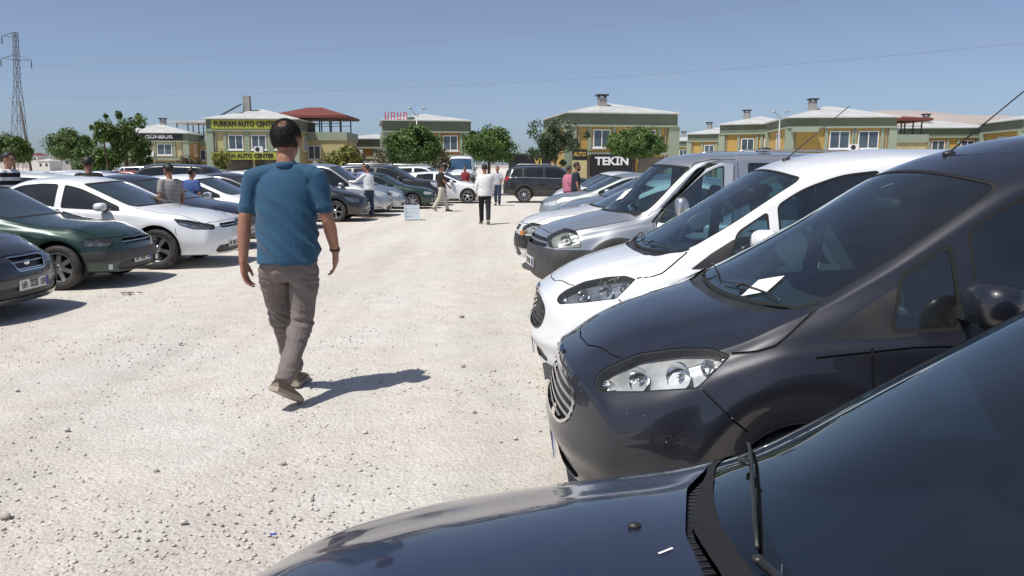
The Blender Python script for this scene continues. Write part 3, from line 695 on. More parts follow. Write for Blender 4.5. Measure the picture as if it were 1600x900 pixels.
def car_surface(P, nu=170, nv=64):
    L = P['L']; sig = P.get('sig', 0.05)
    c = np.concatenate([np.linspace(0, 0.6, int(nu * 0.26), endpoint=False), np.linspace(0.6, L - 0.45, int(nu * 0.54), endpoint=False), np.linspace(L - 0.45, L, int(nu * 0.2))])
    nf, nr = 18, 10
    def K(name, sg=sig): return slin(P[name], c, sg)
    zb, ys, ym, zm = K('zb'), K('ysill'), K('ymax'), K('zmax')
    ysh, zsh, yr, zr, zt = K('ysh'), K('zsh'), K('yr', P.get('sig_r', 0.06)), K('zr', P.get('sig_r', 0.06)), K('zt', P.get('sig_t', 0.04))
    yg = ysh - P.get('gin', 0.03); zg = zsh + P.get('gup', 0.035)
    zr = np.maximum(zr, zg + 0.004); yr = np.minimum(yr, yg - 0.004)
    crown = np.maximum(zt - zr, 0.0)
    C = np.stack([
        np.stack([0 * ys, zb], 1), np.stack([ys - 0.10, zb], 1), np.stack([ys, zb + 0.015], 1), np.stack([ym * 0.6 + ys * 0.4 + 0.004, zb * 0.45 + zm * 0.55], 1),
        np.stack([ym, zm], 1), np.stack([ym * 0.35 + ysh * 0.65 + 0.006, zm * 0.35 + zsh * 0.65], 1), np.stack([ysh, zsh], 1), np.stack([yg, zg], 1),
        np.stack([yg * 0.5 + yr * 0.5 + P.get('gbulge', 0.012), zg * 0.5 + zr * 0.5], 1), np.stack([yr * 0.85 + yg * 0.15, zr * 0.85 + zg * 0.15], 1), np.stack([yr, zr], 1),
        np.stack([yr * 0.80, zr + crown * 0.50], 1), np.stack([yr * 0.42, zr + crown * 0.90], 1), np.stack([yr * 0.18, zr + crown * 1.0], 1), np.stack([0 * yr, zt], 1)], 1)
    B = bspline_basis(C.shape[1], nv)
    S = np.einsum('vk,skd->svd', B, C)                       # (nu, nv, 2) -> y, z
    Y = S[..., 0]; Z = S[..., 1]; X = np.repeat(c[:, None], nv, 1)
    tf = np.linspace(0, 1, nf, endpoint=False) ** 0.8; tr = (np.linspace(0, 1, nr, endpoint=False) ** 0.8)[::-1]
    Y = np.vstack([Y[:1] * tf[:, None], Y, Y[-1:] * tr[:, None]])
    Z = np.vstack([np.repeat(Z[:1], nf, 0), Z, np.repeat(Z[-1:], nr, 0)])
    X = np.vstack([np.zeros((nf, nv)), X, np.full((nr, nv), L)])
    h = P['W'] / 2
    SF = P.get('SF', 0.95); SR = P.get('SR', 0.7)
    wf = np.clip(1 - X / SF, 0, 1) ** 1.4; wr = np.clip(1 - (L - X) / SR, 0, 1) ** 1.4
    pf = P.get('plan_f', (0.30, 3.0)); pr_ = P.get('plan_r', (0.12, 3.0))
    X = X + wf * (pf[0] * (np.abs(Y) / h) ** pf[1] + slin(P['prof_f'], Z, 0.03)) - wr * (pr_[0] * (np.abs(Y) / h) ** pr_[1] + slin(P['prof_r'], Z, 0.03))
    # soften the rim of the end caps
    G = np.stack([X, Y, Z], 2)
    for it in range(P.get('soft', 3)):
        for (a, b) in ((nf - 5, nf + 7), (len(G) - nr - 6, len(G) - nr + 4)):
            H = G.copy(); H[a:b] = 0.25 * G[a - 1:b - 1] + 0.5 * G[a:b] + 0.25 * G[a + 1:b + 1]; G = H
    G[:, 0, 1] = 0; G[:, -1, 1] = 0; G[0, :, 1] = 0; G[-1, :, 1] = 0
    nuu = G.shape[0]; V = G.reshape(-1, 3)
    if 'deform' in P: V = P['deform'](V.copy())
    i, j = np.meshgrid(np.arange(nuu - 1), np.arange(nv - 1), indexing='ij')
    a = (i * nv + j).ravel(); b = ((i + 1) * nv + j).ravel()
    F = np.vstack([np.stack([a, b + 1, b], 1), np.stack([a, a + 1, b + 1], 1)])
    N = vnormals(V, F)
    # mirror symmetry of normals on the centre line
    cl = np.abs(V[:, 1]) < 1e-5; N[cl, 1] = 0; N /= np.maximum(np.linalg.norm(N, axis=1), 1e-9)[:, None]
    bad = np.abs(V[:, 1]) < 1e-5
    return Sh(V, N, F)

def mir(m):
    k = np.array([1, -1, 1.0]); return Sh(m.V * k, m.N * k, m.F[:, ::-1])

def both(m):
    w = mir(m); return Sh(np.vstack([m.V, w.V]), np.vstack([m.N, w.N]), np.vstack([m.F, w.F + len(m.V)]))

def put(name, m, mat, parent, label=None):
    if not len(m.F): return None
    o = mesh_obj(name, m.V, m.F, mat, parent, True, m.N)
    return o

def put2(name, m, mat, parent, sub=None):
    """the same piece on both flanks: two objects; sub(o) may add children"""
    r = []
    for q in (m, mir(m)):
        o = put(name, q, mat, parent)
        if o: r.append(o)
    return r

def put_auto(name, m, mat, parent):
    """one object across the centre line, or one on each flank"""
    if not len(m.F): return []
    if m.V[:, 1].min() > .004: return put2(name, m, mat, parent)
    return [put(name, both(m), mat, parent)]

# ---------------------------------------------------------------- shared car materials
RUBBER = pbr('tyre_rubber', (0.022, 0.021, 0.02), 0.75, noise=0.6, c2=(0.10, 0.09, 0.08), scale=9)
BLACKP = pbr('black_plastic', (0.018, 0.018, 0.019), 0.45, noise=0.5, c2=(0.05, 0.047, 0.043), scale=5)
def ribbed():
    m = pbr('ribbed_cowl_plastic', (0.016, 0.016, 0.018), 0.4); nt = m.node_tree; tc = nt.nodes.new('ShaderNodeTexCoord'); w = nt.nodes.new('ShaderNodeTexWave'); w.bands_direction = 'Y'; w.inputs['Scale'].default_value = 14; w.inputs['Distortion'].default_value = 0
    lnk(nt, tc.outputs['Object'], w.inputs['Vector']); bp = nt.nodes.new('ShaderNodeBump'); bp.inputs['Distance'].default_value = .02; bp.inputs['Strength'].default_value = 1.0
    lnk(nt, w.outputs['Fac'], bp.inputs['Height']); lnk(nt, bp.outputs[0], nt.nodes['Principled BSDF'].inputs['Normal']); return m
RIBBED = ribbed()
GREYP = pbr('grey_plastic', (0.045, 0.046, 0.048), 0.55, noise=0.5, c2=(0.09, 0.085, 0.078), scale=4)
GAP = pbr('panel_gap', (0.006, 0.006, 0.006), 0.8)
CHROME = pbr('chrome', (0.75, 0.76, 0.78), 0.12, 1.0)
SATIN = pbr('satin_silver', (0.55, 0.56, 0.58), 0.32, 0.9)
DARKMET = pbr('dark_metal', (0.08, 0.08, 0.085), 0.35, 0.8)
ALLOY = pbr('alloy_wheel', (0.56, 0.57, 0.59), 0.28, 0.85, 0.5)
LAMPR = pbr('tail_lamp_red', (0.32, 0.012, 0.014), 0.15, 0, 1.0)
LAMPW = pbr('lamp_reflector', (.80, .81, .82), .22, .45, .6, noise=.7, c2=(.34, .35, .36), scale=11, detail=2)
LAMPF = pbr('lamp_fogged', (0.45, 0.46, 0.42), 0.30, 0.25, 1.0, noise=0.4, c2=(0.28, 0.29, 0.26), scale=7)
AMBER = pbr('amber_lens', (0.62, 0.22, 0.03), 0.2, 0, 1.0)
PLATE = pbr('plate_white', (0.72, 0.72, 0.70), 0.4, noise=0.4, c2=(0.45, 0.43, 0.40), scale=20)
PLATEK = pbr('plate_black', (0.02, 0.02, 0.022), 0.5)
PLATEB = pbr('plate_blue', (0.02, 0.06, 0.30), 0.5)
MIRG = pbr('mirror_glass', (0.6, 0.62, 0.65), 0.03, 1.0)
DGLASS = pbr('dark_car_glass', (0.008, 0.010, 0.012), 0.03, 0, 0.35, 0.02, noise=0.7, c2=(0.022, 0.028, 0.031), scale=1.7)
BGLASS = pbr('blue_car_glass', (0.03, 0.045, 0.055), 0.03, 0, 1.0, 0.02, noise=0.7, c2=(0.075, 0.10, 0.11), scale=1.4)
CLEAR = thin_glass('windscreen_glass', (0.54, 0.76, 0.80), 0.022, 2.0)
CLEAR2 = thin_glass('dusty_windscreen_glass', (0.24, 0.38, 0.52), 0.012, 2.0)
LENS = thin_glass('lamp_lens', (0.93, 0.94, 0.93), 0.05, 1.45)
DASH = pbr('dashboard_plastic', (0.035, 0.037, 0.04), 0.6, noise=0.3)
SEAT = pbr('seat_fabric', (0.05, 0.052, 0.056), 0.9, bump=(90, 0.3))
LINING = pbr('cabin_lining', (0.16, 0.16, 0.155), 0.9)
PAPER = pbr('paper', (0.78, 0.75, 0.70), 0.7)

# ---------------------------------------------------------------- wheels
def wheel(parent, x, y, z, R_, w, style, yawsgn):
    """wheel (tyre mesh) with its rim as a child; outer face towards yawsgn"""
    key = ('wh', R_, w, style)
    if key not in WH:
        t = MB(); r0 = R_ * 0.66
        t.lathe([(r0, -w * .42), (r0 + .012, -w * .47), (R_ * .82, -w * .52), (R_ * .95, -w * .47), (R_ * .985, -w * .38), (R_, -w * .30), (R_, -w * .1), (R_ - .006, -w * .09), (R_ - .006, -w * .06), (R_, -w * .05), (R_, w * .05), (R_ - .006, w * .06), (R_ - .006, w * .09), (R_, w * .1), (R_, w * .3), (R_ * .985, w * .38), (R_ * .95, w * .47), (R_ * .82, w * .52), (r0 + .012, w * .47), (r0, w * .42)], 36, 'y')
        d = MB(); d.lathe([(0.001, -w * .1), (r0 * .9, -w * .1), (r0 * .98, w * .40)], 28, 'y')
        m = MB()
        m.lathe([(r0 * 1.01, w * .30), (r0 * 1.01, w * .46), (r0 * .95, w * .45), (r0 * .90, w * .34)], 36, 'y')
        m.lathe([(0.001, w * .40), (r0 * .16, w * .40), (r0 * .24, w * .34), (r0 * .24, w * .1)], 16, 'y')
        n = {'five': 5, 'bi': 5, 'star': 10, 'cap': 7, 'multi': 8, 'steel': 12}[style]
        for k in range(n):
            q = 2 * math.pi * k / n + 0.31
            a0, a1 = {'five': (.22, .15), 'bi': (.20, .30), 'star': (.10, .07), 'cap': (.30, .27), 'multi': (.11, .17), 'steel': (.24, .16)}[style]
            for ra, rb, wa, wb in ((.18, .94, a0, a1),):
                ca, sa = math.cos(q), math.sin(q)
                P4 = []
                for rr, ww in ((ra * r0, wa * r0), (rb * r0, wb * r0)):
                    for sg in (-1, 1):
                        for hh in (w * (.40 if rr < .5 * r0 else .37), w * .2):
                            P4.append((rr * ca - sg * ww / 2 * sa, hh, rr * sa + sg * ww / 2 * ca))
                m.add(P4, [(0, 2, 6, 4), (1, 5, 7, 3), (0, 4, 5, 1), (2, 3, 7, 6), (4, 6, 7, 5), (0, 1, 3, 2)])
        WH[key] = (t, d, m)
    t, d, m = WH[key]
    if key + ('me',) not in WH:
        o = t.build('wheel', RUBBER, parent, True)
        e = m.build('rim', {'steel': SATIN, 'cap': SATIN}.get(style, ALLOY), o, False)
        b = d.build('brake_disc', DARKMET, o, True)
        WH[key + ('me',)] = (o.data, e.data, b.data)
    else:
        mo, me_, mb = WH[key + ('me',)]
        o = bpy.data.objects.new('wheel', mo); e = bpy.data.objects.new('rim', me_); b = bpy.data.objects.new('brake_disc', mb)
        for q in (o, e, b): col.objects.link(q)
        o.parent = parent; e.parent = o; b.parent = o
    o.location = (x, y, z); o.rotation_euler = (0, rnd.uniform(0, 6) * yawsgn, 0 if yawsgn > 0 else math.pi)
    return o
WH = {}

def plate(parent, x, y, z, w=0.50, h=0.11, tilt=0.0, sgn=-1, chars='## ### ##', lean=0.0):
    """number plate with blue band and raised dark strokes, facing x * sgn"""
    key = ('plate', sgn)
    t = 0.012
    o = MB().box((0, 0, 0), (t, w, h)).build('number_plate', PLATE, parent)
    o.location = (x, y, z); o.rotation_euler = (0, tilt, lean)
    MB().box((sgn * (t / 2 + .0015), -sgn * -w * .455, 0), (0.003, w * .08, h * .94)).build('country_band', PLATEB, o)
    k = MB(); n = len(chars); st = w * .84 / n; r = random.Random(int(abs(x * 977 + z * 131 + y * 71)) + n)
    for i, c in enumerate(chars):
        if c == ' ': continue
        yy = sgn * (w * .40 - st * (i + .5)); cw = st * .30; hh = h * .31; X = sgn * (t / 2 + .0015)
        segs = [r.random() < .6 for _ in range(3)]
        k.box((X, yy - cw, 0), (.003, st * .18, hh * 2)); 
        if segs[0] or segs[1]: k.box((X, yy + cw, 0), (.003, st * .18, hh * 2))
        for q, dz in zip(segs, (-hh * .85, 0, hh * .85)):
            if q: k.box((X, yy, dz), (.003, st * .45, h * .11))
    tag(k.build('plate_characters', PLATEK, o), kind='stuff')
    return o

def mirror_unit(parent, x, y, z, sx, mat, size=(0.10, 0.115, 0.085), arm=True):
    """door mirrors on both sides; housing with glass and foot"""
    for s in (1, -1):
        m = MB(); m.ell((x, s * (y + size[1] * .9), z), size, 18, 12, p=0.72)
        o = m.build('door_mirror', mat, parent, True)
        g = MB(); g.ell((x + size[0] * .72, s * (y + size[1] * .9), z), (size[0] * .34, size[1] * .86, size[2] * .84), 16, 10, p=.72); g.build('mirror_glass', MIRG, o, True)
        if arm:
            a = MB(); a.box((x + .0, s * (y - .02), z - size[2] * .75), (size[0] * .9, .13, .045)); a.build('mirror_foot', BLACKP, o)

def cabin(root, P):
    """dashboard, seats, steering wheel behind clear glass; the car faces -x"""
    cx, cz, w = P['cowl'][0], P['cowl'][1], P['W'] / 2 - 0.13
    d = MB()
    n = 12; V = []; F = []
    prof = [(cx + .06, cz - .05), (cx + .30, cz - .035), (cx + .52, cz - .03), (cx + .60, cz - .07), (cx + .60, cz - .20), (cx + .52, cz - .42), (cx + .2, cz - .5)]
    for k in range(n + 1):
        yy = -w + 2 * w * k / n; hump = .035 * math.exp(-((yy + w * .48) / .22) ** 2)
        for i, (a, b) in enumerate(prof): V.append((a + .20 * (abs(yy) / w) ** 3 * (1 if i < 3 else .3), yy, b + (hump if i in (2, 3) else 0)))
    m = len(prof)
    for k in range(n):
        for i in range(m - 1): F.append((k * m + i, k * m + i + 1, (k + 1) * m + i + 1, (k + 1) * m + i))
    d.add(V, F); d.build('dashboard', DASH, root, True)
    sx = cx + P.get('seat_dx', 1.15)
    for s in (-1, 1):
        q = MB(); yy = s * w * .50
        q.ell((sx - .05, yy, .52), (.30, .25, .11), 14, 8, p=.6)
        q.ell((sx + .27, yy, .86), (.10, .24, .34), 14, 10, rot=(0, .28, 0), p=.6)
        seat = q.build('seat', SEAT, root, True)
        MB().ell((sx + .42, yy, 1.27), (.06, .13, .10), 12, 8, rot=(0, .2, 0), p=.65).build('headrest', SEAT, seat, True)
    rs = MB().ell((sx + 1.15, 0, .85), (.12, w * .92, .36), 16, 10, rot=(0, .25, 0), p=.5).build('rear_bench', SEAT, root, True)
    st = MB(); ring = []
    c = Vector((cx + .72, -w * .5, cz - .03)); ax = Vector((.42, 0, .9)).normalized(); u = Vector((0, 1, 0)); v = ax.cross(u)
    for k in range(25):
        a = 2 * math.pi * k / 24; p = c + (u * math.cos(a) + v * math.sin(a)) * .185; ring.append(p)
    st.tube(ring, .016, 8, cap=False); st.box(tuple(c), (.03, .34, .07), rot=(0, -.4, 0)); st.build('steering_wheel', DASH, root, True)
    MB().ell((cx + .62 + P.get('mir_dx', 0.25), 0, P['mirz']), (.03, .12, .035), 12, 8, p=.6).build('interior_mirror', DASH, root, True)

SURF = {}
def on_surf(root, x, y):
    V, N = SURF[root.name]; d = (V[:, 0] - x) ** 2 + (V[:, 1] - abs(y)) ** 2 - .02 * (N[:, 2] > .1); i = np.argmin(d); p = V[i].copy(); n = N[i].copy()
    p[2] -= (n[0] * (x - p[0]) + n[1] * (abs(y) - p[1])) / max(n[2], .2); p[0] = x; p[1] = y; n[1] *= 1 if y >= 0 else -1
    return Vector(p), Vector(n)
def wiper(root, a, b, piv, label=None):
    """blade from a to b and arm from the pivot, following the glass"""
    P = []
    for t in np.linspace(0, 1, 9):
        p, n = on_surf(root, a[0] + (b[0] - a[0]) * t, a[1] + (b[1] - a[1]) * t); P.append(p + n * .012)
    o = MB().tube([tuple(p) for p in P], .0042, 6).build('wiper_blade', BLACKP, root, True)
    q, n = on_surf(root, *piv); m = P[4]
    MB().tube([tuple(q + n * .012), tuple((q + m) / 2 + n * .020), tuple(m + n * .016)], [.008, .005, .004], 6).build('wiper_arm', BLACKP, o, True)
    MB().ell(tuple(q + n * .015), (.011, .011, .007), 10, 6).build('wiper_pivot', BLACKP, o, True)
    return o
def patch_on(root, name, x, y, w, h, ang, mat, lift=.004, n=6):
    """thin sheet lying on the body surface"""
    V = []; F = []; ca, sa = math.cos(ang), math.sin(ang)
    for i in range(n + 1):
        for j in range(n + 1):
            u, v = (i / n - .5) * w, (j / n - .5) * h; p, k = on_surf(root, x + u * ca - v * sa, y + u * sa + v * ca); V.append(tuple(p + k * lift))
    for i in range(n):
        for j in range(n): q = i * (n + 1) + j; F.append((q, q + 1, q + n + 2, q + n + 1))
    return mesh_obj(name, V, F, mat, root, True)
PROTO = {}
def build_car(P, name, paintm, hero=False):
    """a whole car as an Empty with its parts; nose at local x = 0, tail at x = L, wheels on z = 0"""
    root = empty(name)
    S = car_surface(P, P.get('nu', 150 if hero else 92), P.get('nv', 62 if hero else 38))
    SURF[root.name] = (S.V, S.N)
    L, W = P['L'], P['W']; ref = 2 if hero else 1
    zsh = lambda x: slin(P['zsh'], x, .05); zr = lambda x: slin(P['zr'], x, .06)
    glass_s = P.get('glass', DGLASS); glass_f = P.get('glass_f', BGLASS)
    trims = []; gaps = []
    # --- wheel arches
    Rw = P['Rw']; wells = MB(); wxs = P['wheels']
    for wx in wxs:
        Ra = Rw + P.get('arch', 0.055); zc = Rw + .01
        def fa(V, N, wx=wx, Ra=Ra, zc=zc):
            r = np.hypot(V[:, 0] - wx, V[:, 2] - zc); f = Ra - r
            return np.where(V[:, 1] < W / 2 - .32, -np.maximum(np.abs(f), .03), f)
        ins, S = cut(S, fa, ref)
        lip, S2 = cut(S, lambda V, N, wx=wx, Ra=Ra, zc=zc: np.where((V[:, 1] < W / 2 - .25) | (N[:, 1] < .2), -.05, Ra + P.get('lip', .02) - np.hypot(V[:, 0] - wx, V[:, 2] - zc)), ref)
        S = S2; trims.append((lip, P.get('lip_off', .006)))
        pts = []
        for k in range(17):
            a = math.pi * (-.14 + 1.28 * k / 16); pts.append((wx + Ra * 1.005 * math.cos(a), zc + Ra * 1.005 * math.sin(a)))
        for s in (1, -1):
            V = []; F = []
            for (a, b) in pts: V += [(a, s * (W / 2 - .06), b), (a, s * (W / 2 - .34), b)]
            V.append((wx, s * (W / 2 - .34), zc)); q = len(V) - 1
            for k in range(16): F += [(2 * k, 2 * k + 1, 2 * k + 3, 2 * k + 2), (2 * k + 1, q, 2 * k + 3)]
            MB().add(V, F).build('wheel_well', BLACKP, root)
    # --- lamps, grille and other patches cut out of the shell
    for pt in P.get('patches', []):
        ins, S = cut(S, pt['f'], ref)
        if not len(ins.F): continue
        k = pt.get('kind', 'flat'); nm = pt['name']
        if k == 'flat':
            m = ins.off(pt.get('off', -.004))
            put_auto(nm, m, pt['mat'], root)
        elif k == 'lamp' and (hero or pt.get('detail')):
            rim, lens = cut(ins, lambda V, N, f=pt['f']: .007 - f(V, N), 1)
            objs = put2(nm, lens.off(.001), LENS, root)
            for s, o in zip((1, -1), objs):
                q = ins if s > 0 else mir(ins)
                put('lamp_seal', (rim if s > 0 else mir(rim)).off(-.003), GAP, o)
                inner = Sh(q.V.copy(), q.N, q.F); inner.V = q.V - q.N * .045 + np.array([.02, 0, 0])
                put('lamp_backing', inner, pt.get('mat', LAMPW), o)
                # skirt between lens and backing
                for (cx, cy, cz, r) in pt.get('bowls', []):
                    i0 = np.argmin((ins.V[:, 0] - cx) ** 2 + (ins.V[:, 2] - cz) ** 2); pv = ins.V[i0] - ins.N[i0] * .030; cx, cy, cz = pv
                    b = MB(); D = Vector((ins.N[i0][0] - .3, ins.N[i0][1] * s, ins.N[i0][2] * .3)).normalized()
                    rot = D.to_track_quat('Z', 'Y').to_matrix(); prof = [(.001, -.045), (r * .35, -.042), (r * .7, -.028), (r * .95, -.004), (r, .004)]
                    b.lathe(prof, 24, 'z'); b.ell((0, 0, -.02), (r * .22, r * .22, .028), 10, 7)
                    V = [tuple(rot @ Vector(v) + Vector((cx, cy * s, cz))) for v in b.V]; b.V = V
                    b.build('reflector', CHROME, o, True)
        elif k == 'lamp':
            put2(nm, ins.off(.002), pt.get('mat', LAMPW), root)
        elif k == 'grille':
            put('grille', both(ins.off(-.035)), pt.get('mat', BLACKP), root)
            if pt.get('frame'):
                fr, _ = cut(ins, lambda V, N, f=pt['f']: pt['frame'] - f(V, N), 1)
                put('grille_frame', both(fr.off(.006)), pt.get('frame_mat', CHROME), root)
            for (z0, z1, bow) in pt.get('slats', []):
                sl, _ = cut(ins, lambda V, N, z0=z0, z1=z1, bow=bow: np.minimum(V[:, 2] + bow * V[:, 1] ** 2 - z0, z1 - V[:, 2] - bow * V[:, 1] ** 2), 1)
                if len(sl.F):
                    o = put('grille_slat', both(sl.off(-.008)), pt.get('slat_mat', SATIN), root)
    # --- windows
    seals = []
    def window(nm, fld, mat, sides, seal=.014, ofs=-.004):
        nonlocal S
        ins, S = cut(S, fld, ref)
        if not len(ins.F): return
        rim, gl = cut(ins, lambda V, N: seal - fld(V, N), 1)
        seals.append(rim)
        if sides: put2(nm, gl.off(ofs), mat, root)
        else: put(nm, both(gl.off(ofs)), mat, root)
    ws = P['ws']      # windscreen: zlo(centre), zlo rise at edge, zhi, pillar half width
    yA = lambda z: np.interp(z, slin(P['zr'], np.linspace(ws['x0'], ws['x1'], 40), .06), slin(P['yr'], np.linspace(ws['x0'], ws['x1'], 40), .06))
    def f_ws(V, N):
        y, z = np.abs(V[:, 1]), V[:, 2]
        v = smin(z - (ws['zlo'] + ws.get('rise', .03) * (y / .7) ** 2), (ws['zhi'] - ws.get('drop', .05) * (y / .6) ** 2 - z), yA(z) - ws.get('pil', .03) - y, k=ws.get('k', .05))
        bad = (N[:, 0] > -.05) | (V[:, 0] > ws['xmax']) | (V[:, 0] < ws.get('xmin', 0))
        return np.where(bad, -np.maximum(np.abs(v), .02), v)
    window('windscreen', f_ws, glass_f, False, ws.get('seal', .02))
    if 'rw' in P:
        rw = P['rw']
        def f_rw(V, N):
            y, z = np.abs(V[:, 1]), V[:, 2]
            v = smin(z - rw['zlo'], rw['zhi'] - z, np.interp(z, rw['z'], rw['y']) - y, k=.06)
            bad = (N[:, 0] < .05) | (V[:, 0] < rw['xmin'])
            return np.where(bad, -np.maximum(np.abs(v), .02), v)
        window('rear_window', f_rw, P.get('glass_r', glass_s), False)
    for (x0, x1, sl0, sl1) in P['dlo']:
        def f_sw(V, N, x0=x0, x1=x1, sl0=sl0, sl1=sl1):
            x, z = V[:, 0], V[:, 2]; lo = zsh(x) + P.get('dlo_lo', .055); hi = zr(x) - P.get('dlo_hi', .045)
            zz = z - zsh(x)
            v = smin(z - lo, (hi - z) * P.get('hi_k', .9), (x - x0 - sl0 * zz) * .95, (x1 + sl1 * zz - x) * .95, k=P.get('dlo_k', .035))
            bad = (N[:, 1] < .2) | (V[:, 1] < .3)
            return np.where(bad, -np.maximum(np.abs(v), .02), v)
        window('side_window', f_sw, glass_s, True, P.get('seal', .014))
    for sm in seals: put_auto('window_seal', sm.off(-.001), GAP, root)
    # --- coloured bands (bumpers, cladding)
    for bd in P.get('bands', []):
        ins, S = cut(S, bd['f'], ref)
        put_auto(bd['name'], ins.off(bd.get('off', .004)), bd['mat'], root)
    # --- seams
    for f in P.get('seams', []):
        ins, S = cut(S, f, ref + 1); put_auto('panel_gap', ins.off(-.006), GAP, root)
    if 'open_door' in P:
        od = P['open_door']; din, S = cut(S, side(polyf(od['poly'], .02), .0, .3), ref)
        w = mir(S); full = Sh(np.vstack([S.V, din.V, w.V]), np.vstack([S.N, din.N, w.N]), np.vstack([S.F, din.F + len(S.V), w.F + len(S.V) + len(din.V)]))
        body = put('body', full, paintm, root)
        dm = mir(din); H = np.array([od['hinge'][0], -od['hinge'][1], 0]); dm = Sh(dm.V - H, dm.N, dm.F)
        door = put('front_door', dm, paintm, root); door.location = tuple(H); door.rotation_euler = (0, 0, -od['ang'])
        put('door_lining', dm.off(-.035), LINING, door)
        door.material_slots[0].link = 'OBJECT'; door.material_slots[0].material = paintm
        for ch in list(root.children):                      # glass, seal, mirror and trim of that door move with it
            nm = ch.name.split('.')[0]
            if nm in ('side_window', 'window_seal', 'sail_panel', 'door_mirror', 'panel_gap') and ch.type == 'MESH':
                co = np.array([v.co for v in ch.data.vertices]); c0 = (co.max(0) + co.min(0)) / 2
                if c0[1] < -.3 and od['box'][0] < c0[0] < od['box'][1] and co[:, 0].max() < od['box'][1] + .05:
                    ch.parent = door; ch.location = tuple(-H)
    else: body = put('body', both(S), paintm, root)
    body.material_slots[0].link = 'OBJECT'; body.material_slots[0].material = paintm
    for lp, of in trims:
        for tr in put2('arch_trim', lp.off(of), P.get('lip_mat', paintm), root):
            if 'lip_mat' not in P:
                tr.material_slots[0].link = 'OBJECT'; tr.material_slots[0].material = paintm
    if hero:
        lin, _ = cut(S, lambda V, N: np.minimum(V[:, 2] - (P['cowl'][1] - .12), V[:, 0] - P['cowl'][0] - .1), 0)
        put('cabin_lining', both(lin.off(-.022)), LINING, root)
        cabin(root, P)
    # --- wheels, mirrors, plates, handles
    for i, wx in enumerate(wxs):
        for s in (1, -1): wheel(root, wx, s * (W / 2 - P.get('wtuck', .13)), Rw, Rw, P.get('Ww', .205), P.get('wstyle', 'five'), s)
    if 'mirror' in P:
        x, y, z, sz = P['mirror']; mirror_unit(root, x, y, z, 1, P.get('mirror_mat', paintm), sz)
        if 'mirror_mat' not in P:
            for ch in root.children:
                if ch.name.startswith('door_mirror'):
                    ch.material_slots[0].link = 'OBJECT'; ch.material_slots[0].material = paintm
    if 'plate' in P: plate(root, *P['plate'])
    if 'rplate' in P: plate(root, *P['rplate'], sgn=1)
    for (x, z, y) in P.get('handles', []):
        for s in (1, -1):
            h = MB().box((x, s * (y + .018), z), (.19, .022, .032)).build('door_handle', P.get('handle_mat', paintm), root)
            if 'handle_mat' not in P: h.material_slots[0].link = 'OBJECT'; h.material_slots[0].material = paintm
    return root

def recolour(root, m):
    for o in root.children:
        for sl in o.material_slots:
            if sl.link == 'OBJECT': sl.material = m
    return root

def place(root, x, y, yaw, label, cat, group, z=0.0):
    root.location = (x, y, z); root.rotation_euler = (0, 0, yaw)
    return tag(root, label, cat, group)
# ================================================================ car types (nose at x = 0, numbers in metres)
def flare(V, wx, zc, R_, amp, wid, ymin):
    r = np.hypot(V[:, 0] - wx, V[:, 2] - zc)
    m = V[:, 1] > ymin
    V[:, 1] += np.where(m, amp * np.exp(-((r - R_) / wid) ** 2), 0)
    return V

def oblique(pf, kx=.187, kz=-.279, ymin=.3):
    """outline seen obliquely from the front quarter, laid onto the flank and nose"""
    def f(V, N):
        v = pf(V[:, 0] + kx * V[:, 1], V[:, 2] + kz * V[:, 1]); bad = (V[:, 1] < ymin) | (-.17 * N[:, 0] + .95 * N[:, 1] + .27 * N[:, 2] < .02) | (V[:, 0] > 1.0)
        return np.where(bad, -np.maximum(np.abs(v), .02), v)
    return f

def seam(pts, w=.008, nmin=.1, ymin=.3): return side(linef(pts, w), nmin, ymin)

# ---- small tall family van with short sloping nose
def d_courier(V):
    V = flare(V, 1.0, .32, .445, .026, .065, .5); V = flare(V, 3.44, .32, .42, .018, .06, .5)
    x, y, z = V[:, 0], np.abs(V[:, 1]), V[:, 2]
    # two raised lines along the bonnet
    bon = (x > .15) & (x < 1.05) & (z > .7)
    ln = .34 + .20 * np.clip((x - .15) / .8, 0, 1)
    V[:, 2] += np.where(bon & (y < .7), .012 * np.clip((ln + .03 - y) / .05, 0, 1) * np.clip((x - .12) / .15, 0, 1) * np.clip((1.05 - x) / .2, 0, 1), 0)
    # chin recess
    V[:, 0] += np.where((z < .36) & (x < .5), .03 * np.clip((.36 - z) / .06, 0, 1), 0)
    return V

